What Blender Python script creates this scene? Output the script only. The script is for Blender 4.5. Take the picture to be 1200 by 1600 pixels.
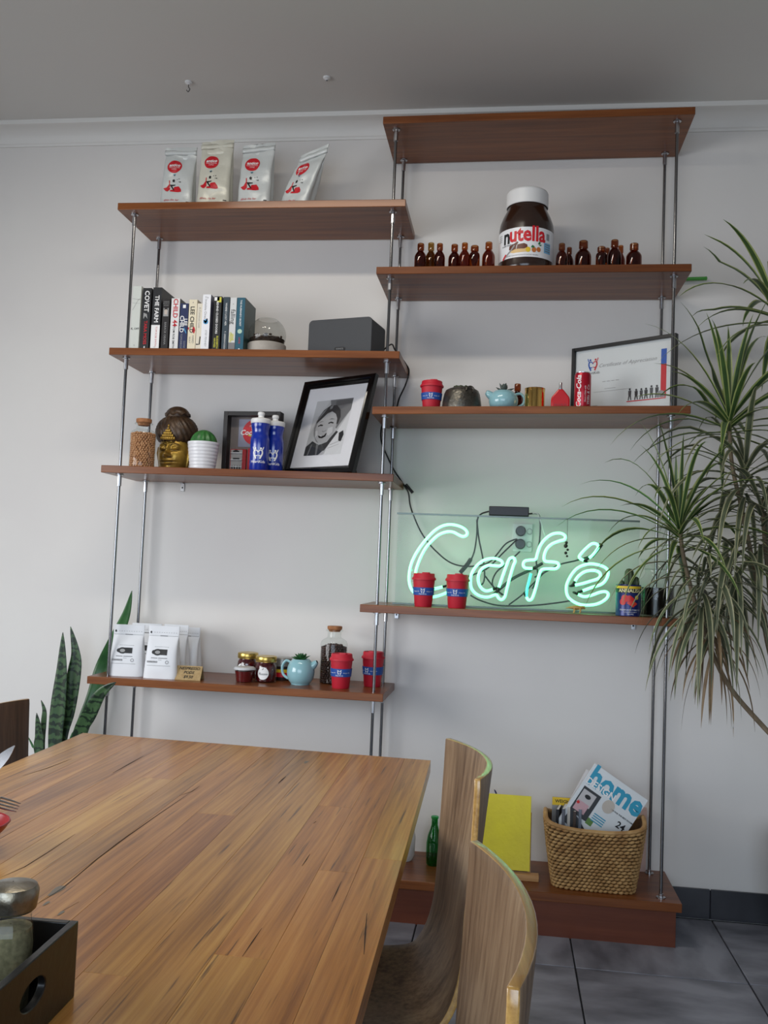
import bpy, bmesh, math, random
from math import sin, cos, pi, radians as rad, sqrt, exp
from mathutils import Vector, Matrix, noise
random.seed(7)
for o in list(bpy.data.objects): bpy.data.objects.remove(o)
scene = bpy.context.scene
COL = scene.collection

# ---------------------------------------------------------------- camera
CAM = Vector((.7232, -3.893, 1.3336)); YAW, PIT, ROL, FPX = -.134, .0613, .0402, 1439.384
CF = Vector((sin(YAW)*cos(PIT), cos(YAW)*cos(PIT), sin(PIT)))
_R = Vector((cos(YAW), -sin(YAW), 0)); _U = _R.cross(CF)
CR = _R*cos(ROL)+_U*sin(ROL); CU = -_R*sin(ROL)+_U*cos(ROL)
cd = bpy.data.cameras.new('camera'); cam = bpy.data.objects.new('camera', cd); COL.objects.link(cam)
cd.sensor_fit = 'VERTICAL'; cd.sensor_height = 36; cd.sensor_width = 27; cd.lens = FPX*36/1600
cd.clip_start = .02
cam.matrix_world = Matrix(((CR.x, CU.x, -CF.x, CAM.x), (CR.y, CU.y, -CF.y, CAM.y), (CR.z, CU.z, -CF.z, CAM.z), (0, 0, 0, 1)))
scene.camera = cam

# ---------------------------------------------------------------- world, lights, exposure
w = bpy.data.worlds.new('world'); scene.world = w; w.use_nodes = True
w.node_tree.nodes['Background'].inputs[0].default_value = (.80, .88, 1, 1)
w.node_tree.nodes['Background'].inputs[1].default_value = .6
def area(name, loc, target, sx, sy, power, col, spread=180):
    l = bpy.data.lights.new(name, 'AREA'); l.shape = 'RECTANGLE'; l.size = sx; l.size_y = sy
    l.energy = power; l.color = col; l.spread = rad(spread)
    o = bpy.data.objects.new(name, l); COL.objects.link(o); o.location = loc
    o.rotation_euler = (Vector(target)-Vector(loc)).to_track_quat('-Z', 'Y').to_euler()
    return o
area('daylight_left_window', (-3.3, -3.3, 1.6), (0, -1.0, -.3), 2.6, 1.7, 60, (.97, .985, 1), 125)   # daylight falls downwards from the sky
area('daylight_shopfront', (.2, -6.3, 1.55), (.2, 0, -1.6), 3.4, 2.2, 48, (.70, .84, 1), 115)
area('ceiling_tube_light', (-.15, -1.45, 3.2), (-.15, -1.25, 0), 1.25, .13, 16.5, (1, .93, .81))
vs = scene.view_settings
vs.view_transform = 'Standard'; vs.look = 'None'; vs.gamma = 1; vs.use_curve_mapping = False
vs.exposure = 0.07

# ---------------------------------------------------------------- pixel helpers (1200x1600 frame -> points at a chosen depth)
def sx(u, y, z):
    k = (u-600)/FPX; a = Vector((-CAM.x, y-CAM.y, z-CAM.z)); q = CR-CF*k
    return -(a.dot(q))/q.x
def sz(v, x, y):
    k = (800-v)/FPX; a = Vector((x-CAM.x, y-CAM.y, -CAM.z)); q = CU-CF*k
    return -(a.dot(q))/q.z
def P(u, v, y):
    d = CF+CR*((u-600)/FPX)+CU*((800-v)/FPX); return CAM+d*((y-CAM.y)/d.y)
def atz(u, v, z):
    d = CF+CR*((u-600)/FPX)+CU*((800-v)/FPX); return CAM+d*((z-CAM.z)/d.z)
def mpp(x, y, z): return (Vector((x, y, z))-CAM).dot(CF)/FPX

# ---------------------------------------------------------------- materials
def lin(c):
    c = c/255
    return c/12.92 if c <= .04045 else ((c+.055)/1.055)**2.4
def L(c): return (lin(c[0]), lin(c[1]), lin(c[2]), 1)
MC = {}
def mat(name, col, rough=.5, metal=0, bump=None, var=None, spec=.5, emit=None, coat=0, trans=0, sub=0):
    if name in MC: return MC[name]
    m = bpy.data.materials.new(name); m.use_nodes = True; MC[name] = m
    nt = m.node_tree; b = nt.nodes['Principled BSDF']
    b.inputs['Base Color'].default_value = L(col); b.inputs['Roughness'].default_value = rough
    b.inputs['Metallic'].default_value = metal; b.inputs['Specular IOR Level'].default_value = spec
    b.inputs['Coat Weight'].default_value = coat; b.inputs['Coat Roughness'].default_value = .1
    if trans: b.inputs['Transmission Weight'].default_value = trans
    if emit: b.inputs['Emission Color'].default_value = (*emit[0], 1); b.inputs['Emission Strength'].default_value = emit[1]
    if bump or var:
        tc = nt.nodes.new('ShaderNodeTexCoord')
    if var:      # (scale, other colour[, stretch])
        n = nt.nodes.new('ShaderNodeTexNoise'); n.inputs['Scale'].default_value = var[0]; n.inputs['Detail'].default_value = 5
        mp = nt.nodes.new('ShaderNodeMapping'); mp.inputs['Scale'].default_value = var[2] if len(var) > 2 else (1, 1, 1)
        nt.links.new(tc.outputs['Object'], mp.inputs[0]); nt.links.new(mp.outputs[0], n.inputs[0])
        r = nt.nodes.new('ShaderNodeValToRGB'); r.color_ramp.elements[0].position = .35; r.color_ramp.elements[1].position = .65
        r.color_ramp.elements[0].color = L(col); r.color_ramp.elements[1].color = L(var[1])
        nt.links.new(n.outputs[0], r.inputs[0]); nt.links.new(r.outputs[0], b.inputs['Base Color'])
    if bump:     # (scale, strength[, stretch])
        n = nt.nodes.new('ShaderNodeTexNoise'); n.inputs['Scale'].default_value = bump[0]; n.inputs['Detail'].default_value = 4
        mp = nt.nodes.new('ShaderNodeMapping'); mp.inputs['Scale'].default_value = bump[2] if len(bump) > 2 else (1, 1, 1)
        nt.links.new(tc.outputs['Object'], mp.inputs[0]); nt.links.new(mp.outputs[0], n.inputs[0])
        bp = nt.nodes.new('ShaderNodeBump'); bp.inputs['Strength'].default_value = bump[1]; bp.inputs['Distance'].default_value = .004
        nt.links.new(n.outputs[0], bp.inputs['Height']); nt.links.new(bp.outputs[0], b.inputs['Normal'])
    return m
def glass(name, tint, ior=1.45, rough=.0, opac=0):
    if name in MC: return MC[name]
    m = bpy.data.materials.new(name); m.use_nodes = True; MC[name] = m
    nt = m.node_tree; nt.nodes.remove(nt.nodes['Principled BSDF'])
    t = nt.nodes.new('ShaderNodeBsdfTransparent'); t.inputs[0].default_value = (*tint, 1)
    g = nt.nodes.new('ShaderNodeBsdfGlossy'); g.inputs['Roughness'].default_value = rough
    f = nt.nodes.new('ShaderNodeFresnel'); gm_ = nt.nodes.new('ShaderNodeNewGeometry'); mr_ = nt.nodes.new('ShaderNodeMapRange')
    mr_.inputs[3].default_value = ior; mr_.inputs[4].default_value = 1/ior; nt.links.new(gm_.outputs['Backfacing'], mr_.inputs[0]); nt.links.new(mr_.outputs[0], f.inputs[0])   # same reflectance from both sides of a thin wall
    mx = nt.nodes.new('ShaderNodeMixShader'); nt.links.new(f.outputs[0], mx.inputs[0]); nt.links.new(t.outputs[0], mx.inputs[1]); nt.links.new(g.outputs[0], mx.inputs[2])
    nt.links.new(mx.outputs[0], nt.nodes['Material Output'].inputs[0])
    return m
def wood(name, cols, axis=0, scale=1, rough=.35, streak=60, bump=.15, coat=0, knots=0, cracks=0, objvar=0, dark=.25, spec=.4):
    if name in MC: return MC[name]
    m = bpy.data.materials.new(name); m.use_nodes = True; MC[name] = m
    nt = m.node_tree; b = nt.nodes['Principled BSDF']; N = nt.nodes.new; K = nt.links.new
    b.inputs['Roughness'].default_value = rough; b.inputs['Specular IOR Level'].default_value = spec; b.inputs['Coat Weight'].default_value = coat; b.inputs['Coat Roughness'].default_value = .17
    tc = N('ShaderNodeTexCoord'); mp = N('ShaderNodeMapping')
    s = [streak*scale]*3; s[axis] = 2.2*scale; mp.inputs['Scale'].default_value = s
    oi = N('ShaderNodeObjectInfo'); ad = N('ShaderNodeVectorMath'); ad.operation = 'ADD'
    ml = N('ShaderNodeVectorMath'); ml.operation = 'SCALE'; ml.inputs[3].default_value = 7
    cb = N('ShaderNodeCombineXYZ'); [K(oi.outputs['Random'], cb.inputs[i]) for i in range(3)]
    K(cb.outputs[0], ml.inputs[0]); K(tc.outputs['Object'], ad.inputs[0]); K(ml.outputs[0], ad.inputs[1]); K(ad.outputs[0], mp.inputs[0])
    n1 = N('ShaderNodeTexNoise'); n1.inputs['Scale'].default_value = 1; n1.inputs['Detail'].default_value = 6; n1.inputs['Roughness'].default_value = .65; K(mp.outputs[0], n1.inputs[0])
    mp2 = N('ShaderNodeMapping'); s2 = [9*scale]*3; s2[axis] = .7*scale; mp2.inputs['Scale'].default_value = s2; K(ad.outputs[0], mp2.inputs[0])
    n2 = N('ShaderNodeTexNoise'); n2.inputs['Scale'].default_value = 1; n2.inputs['Detail'].default_value = 3; n2.inputs['Distortion'].default_value = .6; K(mp2.outputs[0], n2.inputs[0])
    mx = N('ShaderNodeMath'); mx.operation = 'MULTIPLY_ADD'; mx.inputs[1].default_value = .55
    K(n1.outputs[0], mx.inputs[0])
    m2 = N('ShaderNodeMath'); m2.operation = 'MULTIPLY'; m2.inputs[1].default_value = .45; K(n2.outputs[0], m2.inputs[0]); K(m2.outputs[0], mx.inputs[2])
    r = N('ShaderNodeValToRGB'); e = r.color_ramp.elements
    e[0].position = .36; e[0].color = L(cols[0]); e[1].position = .64; e[1].color = L(cols[-1])
    if len(cols) > 2: q = e.new(.5); q.color = L(cols[1])
    K(mx.outputs[0], r.inputs[0]); out = r.outputs[0]
    if objvar:
        hv = N('ShaderNodeHueSaturation'); mr = N('ShaderNodeMapRange'); mr.inputs[3].default_value = 1-objvar; mr.inputs[4].default_value = 1+objvar
        K(oi.outputs['Random'], mr.inputs[0]); K(mr.outputs[0], hv.inputs['Value']); K(out, hv.inputs['Color'])
        mr2 = N('ShaderNodeMapRange'); mr2.inputs[3].default_value = .497; mr2.inputs[4].default_value = .508
        wn = N('ShaderNodeTexWhiteNoise'); wn.noise_dimensions = '1D'; K(oi.outputs['Random'], wn.inputs['W']); K(wn.outputs['Value'], mr2.inputs[0]); K(mr2.outputs[0], hv.inputs['Hue'])
        out = hv.outputs[0]
    if cracks:
        mp3 = N('ShaderNodeMapping'); s3 = [150*scale]*3; s3[axis] = 5*scale; mp3.inputs['Scale'].default_value = s3; K(ad.outputs[0], mp3.inputs[0])
        n3 = N('ShaderNodeTexNoise'); n3.inputs['Scale'].default_value = 1; n3.inputs['Detail'].default_value = 3; K(mp3.outputs[0], n3.inputs[0])
        r3 = N('ShaderNodeValToRGB'); r3.color_ramp.elements[0].position = .27; r3.color_ramp.elements[1].position = .36
        r3.color_ramp.elements[0].color = (dark, dark*.8, dark*.6, 1); r3.color_ramp.elements[1].color = (1, 1, 1, 1); K(n3.outputs[0], r3.inputs[0])
        mm = N('ShaderNodeMix'); mm.data_type = 'RGBA'; mm.blend_type = 'MULTIPLY'; mm.inputs[0].default_value = cracks
        K(out, mm.inputs[6]); K(r3.outputs[0], mm.inputs[7]); out = mm.outputs[2]
    K(out, b.inputs['Base Color'])
    if bump:
        bp = N('ShaderNodeBump'); bp.inputs['Strength'].default_value = bump; bp.inputs['Distance'].default_value = .002; K(n1.outputs[0], bp.inputs['Height']); K(bp.outputs[0], b.inputs['Normal'])
    return m

# ---------------------------------------------------------------- mesh helpers
class B:
    def __init__(s): s.v = []; s.f = []; s.mi = []
    def add(s, v, f, mi=0):
        o = len(s.v); s.v += [tuple(x) for x in v]; s.f += [tuple(i+o for i in q) for q in f]; s.mi += [mi]*len(f); return s
    def box(s, c, d, M=None, mi=0):
        x, y, z = d[0]/2, d[1]/2, d[2]/2
        v = [Vector((a*x, b*y, e*z)) for e in (-1, 1) for b in (-1, 1) for a in (-1, 1)]
        if M: v = [M @ q for q in v]
        v = [q+Vector(c) for q in v]
        return s.add(v, [(0, 2, 3, 1), (4, 5, 7, 6), (0, 1, 5, 4), (2, 6, 7, 3), (0, 4, 6, 2), (1, 3, 7, 5)], mi)
    def lathe(s, prof, n=32, c=(0, 0, 0), mi=0, cap=True, sq=None, a0=0):
        v = []; f = []
        for r, z in prof:
            for k in range(n):
                a = a0+2*pi*k/n; q = 1
                if sq: q = (abs(cos(a))**sq+abs(sin(a))**sq)**(-1/sq)
                v.append((c[0]+r*q*cos(a), c[1]+r*q*sin(a), c[2]+z))
        for i in range(len(prof)-1):
            for k in range(n):
                a, b = i*n+k, i*n+(k+1) % n; f.append((a, b, b+n, a+n))
        if cap:
            if prof[0][0] > 1e-5: f.append(tuple(range(n-1, -1, -1)))
            if prof[-1][0] > 1e-5: f.append(tuple(range((len(prof)-1)*n, len(prof)*n)))
        return s.add(v, f, mi)
    def tube(s, path, r, n=8, mi=0, closed=False):
        path = [Vector(p) for p in path]; m = len(path); v = []; f = []
        rr = r if hasattr(r, '__len__') else [r]*m
        t = (path[1]-path[0]).normalized(); nr = t.orthogonal().normalized()
        for i in range(m):
            a = path[i-1] if (i or closed) else path[0]; b = path[(i+1) % m] if (i < m-1 or closed) else path[-1]
            t2 = (b-a).normalized() if (b-a).length > 1e-9 else t
            nr = (nr-t2*nr.dot(t2)); nr = nr.normalized() if nr.length > 1e-6 else t2.orthogonal().normalized(); bn = t2.cross(nr); t = t2
            for k in range(n):
                an = 2*pi*k/n; v.append(path[i]+(nr*cos(an)+bn*sin(an))*rr[i])
        for i in range(m if closed else m-1):
            for k in range(n):
                a, b = i*n+k, i*n+(k+1) % n; j = ((i+1) % m)*n; f.append((a, b, j+(k+1) % n, j+k))
        if not closed: f += [tuple(range(n-1, -1, -1)), tuple(range((m-1)*n, m*n))]
        return s.add(v, f, mi)
    def prism(s, poly, fn0, fn1, mi=0):          # poly 2d, two mapping functions for the two faces
        n = len(poly); v = [fn0(*p) for p in poly]+[fn1(*p) for p in poly]
        return s.add(v, [tuple(range(n)), tuple(range(2*n-1, n-1, -1))]+[(i, i+n, (i+1) % n+n, (i+1) % n) for i in range(n)], mi)
    def grid(s, fn, nu, nv, mi=0, wrap=False):
        v = [fn(i/nu, j/nv) for j in range(nv+1) for i in range(nu+1)]
        f = [(j*(nu+1)+i, j*(nu+1)+i+1, (j+1)*(nu+1)+i+1, (j+1)*(nu+1)+i) for j in range(nv) for i in range(nu)]
        return s.add(v, f, mi)
    def ball(s, c, r, n=12, m=8, mi=0):
        r = r if hasattr(r, '__len__') else (r, r, r)
        pr = [(sin(pi*i/m), -cos(pi*i/m)) for i in range(m+1)]; pr[0] = (1e-4, -1); pr[-1] = (1e-4, 1)
        t = B().lathe(pr, n); return s.add([(c[0]+x*r[0], c[1]+y*r[1], c[2]+z*r[2]) for x, y, z in t.v], t.f, mi)
def fixn(me):
    bm = bmesh.new(); bm.from_mesh(me); bmesh.ops.recalc_face_normals(bm, faces=bm.faces); bm.to_mesh(me); bm.free()
def obj(name, b, m, parent=None, bevel=0, smooth=40, loc=None, fix=True, seg=2):
    me = bpy.data.meshes.new(name); me.from_pydata(b.v, [], b.f)
    ms = m if isinstance(m, (list, tuple)) else [m]
    for q in ms: me.materials.append(q)
    if len(ms) > 1: me.polygons.foreach_set('material_index', b.mi)
    if fix: fixn(me)
    if smooth:
        me.shade_smooth(); me.set_sharp_from_angle(angle=rad(smooth))
    me.update()
    o = bpy.data.objects.new(name, me); COL.objects.link(o)
    if parent: o.parent = parent
    if loc: o.location = loc
    if bevel:
        q = o.modifiers.new('bevel', 'BEVEL'); q.width = bevel; q.segments = seg; q.limit_method = 'ANGLE'; q.angle_limit = rad(50)
    return o
def tag(o, label, cat, group=None):
    o['label'] = label; o['category'] = cat
    if group: o['group'] = group
    return o
def thing(name, label, cat, loc=(0, 0, 0), rz=0, group=None):
    o = bpy.data.objects.new(name, None); o.empty_display_size = .02; COL.objects.link(o)
    o.location = loc; o.rotation_euler = (0, 0, rz); return tag(o, label, cat, group)
def struct(o): o['kind'] = 'structure'; return o
def dup(o, parent=None):
    c = o.copy(); COL.objects.link(c)
    if parent: c.parent = parent
    for ch in list(o.children): dup(ch, c)
    return c
FR = lambda y: (lambda a, b: (a, y, b))       # print lies on a front face at local y
def flat_mesh(name, me, m, parent, fn, maxlen=0):
    if maxlen:
        bm = bmesh.new(); bm.from_mesh(me)
        bmesh.ops.triangulate(bm, faces=bm.faces)
        for _ in range(4):
            ed = [e for e in bm.edges if abs(e.verts[0].co.x-e.verts[1].co.x) > maxlen or abs(e.verts[0].co.y-e.verts[1].co.y) > maxlen*2]
            if not ed: break
            bmesh.ops.subdivide_edges(bm, edges=ed, cuts=1); bmesh.ops.triangulate(bm, faces=bm.faces)
        bm.to_mesh(me); bm.free()
    for v in me.vertices: v.co = fn(v.co.x, v.co.y)
    me.materials.clear(); me.materials.append(m)
    o = bpy.data.objects.new(name, me); COL.objects.link(o); o.parent = parent; return o
def text(s, size, m, parent, fn, at=(0, 0), name='lettering', bold=0, shear=0, ax='CENTER', ay='CENTER', rot=0, sxx=1, maxlen=0, sp=1):
    c = bpy.data.curves.new(name, 'FONT'); c.body = s; c.size = size; c.align_x = ax; c.align_y = ay
    c.offset = bold*size; c.shear = shear; c.resolution_u = 2; c.space_character = sp; c.fill_mode = 'FRONT'
    t = bpy.data.objects.new(name, c)
    me = bpy.data.meshes.new_from_object(t); bpy.data.objects.remove(t); bpy.data.curves.remove(c)
    ca, sa = cos(rot), sin(rot)
    for v in me.vertices:
        x, y = v.co.x*sxx, v.co.y; v.co = (x*ca-y*sa+at[0], x*sa+y*ca+at[1], 0)
    return flat_mesh(name, me, m, parent, fn, maxlen)
def decal(name, polys, m, parent, fn, maxlen=0):
    me = bpy.data.meshes.new(name); v = []; f = []
    for p in polys: f.append(tuple(range(len(v), len(v)+len(p)))); v += [(x, y, 0) for x, y in p]
    me.from_pydata(v, [], f)
    return flat_mesh(name, me, m, parent, fn, maxlen)
def rect(x0, y0, x1, y1): return [(x0, y0), (x1, y0), (x1, y1), (x0, y1)]
def disc(cx, cy, r, n=24, ry=None): return [(cx+r*cos(2*pi*k/n), cy+(ry or r)*sin(2*pi*k/n)) for k in range(n)]
def ring(cx, cy, r0, r1, n=24): return [[(cx+r*cos(2*pi*(k+q)/n), cy+r*sin(2*pi*(k+q)/n)) for r, q in ((r0, 0), (r1, 0), (r1, 1), (r0, 1))] for k in range(n)]
def stroke(pts, w):
    out = []
    for (a, b), (c, d) in zip(pts[:-1], pts[1:]):
        l = math.hypot(c-a, d-b) or 1; nx, ny = -(d-b)/l*w/2, (c-a)/l*w/2
        out.append([(a-nx, b-ny), (c-nx, d-ny), (c+nx, d+ny), (a+nx, b+ny)])
    return out
def crom(pts, n=8, closed=False):
    pts = [Vector(p) for p in pts]; m = len(pts); out = []
    for i in range(m if closed else m-1):
        g = lambda k: pts[k % m] if closed else pts[max(0, min(m-1, k))]
        a, b, c, d = g(i-1), g(i), g(i+1), g(i+2)
        for j in range(n):
            t = j/n; out.append(.5*((2*b)+(c-a)*t+(2*a-5*b+4*c-d)*t*t+(3*b-a-3*c+d)*t**3))
    if not closed: out.append(pts[-1])
    return out
CYL = lambda r: (lambda a, b: (r*sin(a/r), -r*cos(a/r), b))     # wraps a print round a cylinder, facing -y

# plain colours used in many places
WHITE = mat('white_plastic', (225, 225, 225), .4); BLACK = mat('black_plastic', (14, 14, 15), .4)
STEEL = mat('brushed_steel', (185, 185, 188), .28, 1); PAPER = mat('paper', (226, 226, 222), .7)
PRW = mat('print_white', (235, 235, 235), .5); PRK = mat('print_black', (16, 16, 18), .5); PRR = mat('print_red', (205, 22, 38), .45)
PRB = mat('print_blue', (22, 84, 178), .45); PRG = mat('print_grey', (120, 120, 122), .5); PRY = mat('print_yellow', (226, 190, 40), .5)
CLEAR = glass('clear_glass', (.95, .97, .96), 1.4); SOIL = mat('dark_soil', (38, 28, 22), .95, bump=(200, 1), var=(120, (66, 50, 38)))

# ================================================================ ROOM
WALL = mat('wall_paint', (224, 221, 217), .75, bump=(40, .05), var=(1.5, (220, 216, 213)))
CEIL = mat('ceiling_paint', (214, 212, 208), .8, bump=(30, .04))
XW0, XW1, YB, HC = -3.4, 3.4, -6.4, 3.30
def slab(name, c, d, m): return struct(obj(name, B().box(c, d), m, smooth=0))
slab('wall_back', (0, .05, HC/2), (XW1-XW0+.4, .1, HC+.1), WALL)
slab('ceiling', (0, YB/2, HC+.05), (XW1-XW0+.4, -YB+.3, .1), CEIL)
slab('wall_right', (XW1+.05, YB/2, HC/2), (.1, -YB, HC), WALL)
# left wall and shopfront wall with window openings for the daylight
b = B()
for c, d in (((XW0-.05, -.95, HC/2), (.1, 1.9, HC)), ((XW0-.05, -5.6, HC/2), (.1, 1.6, HC)), ((XW0-.05, -3.3, .38), (.1, 2.9, .76)), ((XW0-.05, -3.3, 3.03), (.1, 2.9, .54))): b.box(c, d)
struct(obj('wall_left', b, WALL, smooth=0))
b = B()
for c, d in (((-2.6, YB-.05, HC/2), (1.6, .1, HC)), ((2.8, YB-.05, HC/2), (1.6, .1, HC)), ((.2, YB-.05, .2), (3.7, .1, .4)), ((.2, YB-.05, 3.0), (3.7, .1, .6))): b.box(c, d)
struct(obj('wall_front', b, WALL, smooth=0))
# cornice
b = B(); prof = [(0, 3.213), (-.006, 3.213), (-.008, 3.222)]+[(-.012-.07*(1-cos(pi/2*k/8)), 3.226+.052*sin(pi/2*k/8)) for k in range(9)]+[(-.09, 3.28), (-.09, 3.3), (0, 3.3)]
b.prism(prof, lambda y, z: (XW0, y, z), lambda y, z: (XW1, y, z)); struct(obj('trim_1', b, mat('cornice_paint', (226, 224, 220), .6), smooth=30))
# floor and its tiles
GROUT = mat('dark_grout', (34, 35, 40), .9)
fl = slab('floor', (0, YB/2, -.05), (XW1-XW0+.4, -YB+.3, .09), GROUT)
TILE = mat('slate_tile', (90, 92, 101), .42, bump=(14, .35), var=(7, (142, 144, 155), (1, .45, 1)))
nt = TILE.node_tree
tm = B().box((0, 0, -.003), (.564, .564, .012)); tm0 = None
for i in range(-3, 6):
    for j in range(0, 8):
        x, y = 1.0-.285+.5695*i, -.028-.285-.5695*j
        if x > 3.3 or y < -4.5: continue
        if tm0 is None: t = tm0 = obj('floor_tile', tm, TILE, fl, bevel=.002)
        else: t = tm0.copy(); COL.objects.link(t); t.parent = fl
        t.location = (x, y, 0); t.rotation_euler = (0, 0, random.choice((0, pi/2, pi, -pi/2)))
sk = struct(obj('baseboard_back', B().box((0, -.004, .055), (XW1-XW0, .008, .11), ), GROUT, smooth=0))
SKT = mat('skirting_tile', (52, 53, 58), .35, bump=(14, .2), var=(5, (66, 67, 73)))
t0 = None
for i in range(-7, 4):
    if t0 is None: t = t0 = obj('skirting_tile', B().box((0, 0, 0), (.5645, .01, .115)), SKT, sk, bevel=.001)
    else: t = t0.copy(); COL.objects.link(t); t.parent = sk
    t.location = (1.565+.285+.5695*i, -.009, .0585)

# ================================================================ SHELVING UNIT
SHELF = wood('stained_pine', [(90, 46, 20), (116, 65, 30), (140, 84, 43)], 0, .9, .36, 45, .08, coat=.22, spec=.25, cracks=.25, dark=.4)
# name: (x0, x1, z_left, z_right)
SH = dict(A=(.1813, 1.3813, 3.1271, 3.1345), B=(.1794, 1.3794, 2.5179, 2.5249), C=(.1861, 1.3861, 1.9623, 1.9855), D=(.1696, 1.3696, 1.1929, 1.1927),
          a=(-.9071, .2848, 2.7904, 2.7896), b=(-.9072, .2847, 2.187, 2.182), c=(-.9119, .28, 1.7054, 1.70), d=(-.9182, .2737, .8589, .8555))
TH, YF = .0297, -.3724
def ztop(s, x): x0, x1, a, c = SH[s]; return a+(c-a)*(x-x0)/(x1-x0)
unit = thing('shelving_unit', 'tall open wall shelving unit with reddish wooden boards on steel rods', 'shelving', (.24, -.19, 0))
UO = Vector((.24, -.19, 0))
def part(name, bb, m, parent=unit, **k):
    for i, v in enumerate(bb.v): bb.v[i] = tuple(Vector(v)-UO)
    return obj(name, bb, m, parent, **k)
for s, (x0, x1, a, c) in SH.items():
    bb = B(); v = []
    for y in (YF, -.0095):
        for x, z in ((x0, a), (x1, c)): v += [(x, y, z-TH), (x, y, z)]
    bb.add(v, [(0, 2, 3, 1), (4, 5, 7, 6), (0, 1, 5, 4), (2, 6, 7, 3), (1, 3, 7, 5), (0, 4, 6, 2)])
    part('shelf', bb, SHELF, bevel=.002)
part('base_top', B().box((.21, -.188, .17-.016), (2.36, .372, .032)), SHELF, bevel=.002)
bk = B().box((.21, -.332, .069), (2.33, .02, .138)); bk.box((1.365, -.168, .069), (.02, .31, .138)); bk.box((-.945, -.168, .069), (.02, .31, .138))
part('base_kickboard', bk, wood('stained_kick', [(88, 42, 25), (102, 52, 32), (116, 62, 40)], 0, .7, .4, 30, .05), bevel=.001)
RODM = mat('rod_steel', (128, 128, 130), .2, 1)
for rx, ztopr in ((-.8517, 2.79), (.2296, 3.115), (1.3232, 3.115)):
    for ry in (-.325, -.048):
        r = part('rod', B().lathe([(.006, .17), (.006, ztopr-.02)], 12, (rx, ry, 0)), RODM)
        part('foot_washer', B().lathe([(.017, .17), (.017, .174), (.0085, .1745), (.0085, .186), (.0055, .187)], 16, (rx, ry, 0)), STEEL, r)
        for s, (x0, x1, a, c) in SH.items():
            if x0-.02 < rx < x1+.02:
                zz = ztop(s, rx)-TH
                part('coupling_nut', B().lathe([(.0055, -.05), (.0088, -.0495), (.0088, -.006), (.0155, -.0045), (.0155, 0)], 12, (rx, ry, zz)), STEEL, r, smooth=30)
for s, x in (('c', -.70), ('D', .27), ('D', 1.245)):
    zz = ztop(s, x)-TH
    br = part('bracket', B().box((x, -.003, zz-.019), (.017, .004, .038)).box((x, -.017, zz-.002), (.017, .026, .004)), STEEL, bevel=.001)
    part('screw', B().ball((x, -.006, zz-.022), (.0035, .002, .0035), 8, 6), mat('screw_dark', (50, 50, 50), .4, 1), br)

# ================================================================ DINING TABLE
TBW = wood('oak_table_top', [(132, 80, 30), (176, 118, 54), (202, 148, 78)], 1, .8, .34, 110, .16, coat=.28, cracks=.85, objvar=.06, dark=.2)
TZ = .74
table = thing('dining_table', 'large rustic timber plank dining table in the foreground', 'table', (-.05, -2.0, 0)); TO = Vector((-.05, -2.0, 0))
def edge_r(y): return .508+.023*(-.966-y)
def edge_l(y): return -.674+.046*(-.901-y)
def edge_far(f): return -.901-.065*f
fr = [0, .06, .135, .19, .275, .345, .425, .485, .56, .645, .705, .79, .865, .93, 1.0]
splits = {1: [-1.9], 3: [-2.2], 5: [-1.45], 6: [-2.45], 8: [-1.75], 9: [-2.6], 11: [-1.6, -2.5], 12: [-2.08], 13: [-1.98]}
def plank(f0, f1, y0, y1, g=.00012):
    bb = B(); v = []
    for (f, dx) in ((f0, g), (f1, -g)):
        for y in (y0, y1):
            yy = edge_far(f) if y is None else y-g
            x = edge_l(yy)+(edge_r(yy)-edge_l(yy))*f+dx
            for z in (TZ-.038, TZ): v.append(Vector((x, yy, z))-TO)
    bb.add(v, [(0, 1, 3, 2), (4, 6, 7, 5), (0, 4, 5, 1), (2, 3, 7, 6), (1, 5, 7, 3), (0, 2, 6, 4)])
    return obj('plank', bb, TBW, table, bevel=.0005)
for i in range(len(fr)-1):
    ys = [None]+splits.get(i, [])+[-3.15]
    for y0, y1 in zip(ys[:-1], ys[1:]): plank(fr[i], fr[i+1], y0, y1)
DKW = wood('dark_table_frame', [(70, 44, 26), (86, 56, 34), (98, 66, 40)], 2, .8, .45, 40, .05)
for x, y in ((-.5, -1.5), (.25, -1.5), (-.5, -2.95), (.25, -2.95)):
    obj('leg', B().box(Vector((x, y, .351))-TO, (.085, .085, .702)), DKW, table, bevel=.004)
ap = B()
for c, d in (((-.125, -1.5, .655), (.75, .025, .09)), ((-.125, -2.95, .655), (.75, .025, .09)), ((-.5, -2.22, .655), (.025, 1.45, .09)), ((.25, -2.22, .655), (.025, 1.45, .09))): ap.box(Vector(c)-TO, d)
obj('apron', ap, DKW, table)
fil = mat('knot_filler', (120, 112, 100), .5)
for u, v, l in ((478, 1191, .022), (88, 1392, .03), (72, 1412, .012), (95, 1427, .012)):
    d = CF+CR*((u-600)/FPX)+CU*((800-v)/FPX); q = CAM+d*((TZ-CAM.z)/d.z)
    poly = [(l*(.5*cos(a))*(1+.3*sin(3*a)), l*1.1*sin(a)*(1+.2*cos(2*a))) for a in [2*pi*k/14 for k in range(14)]]
    decal('knot_filler', [poly], fil, table, lambda a, c2, q=q: (q.x+a*.5-TO.x, q.y+c2-TO.y, TZ+.0004))

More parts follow.
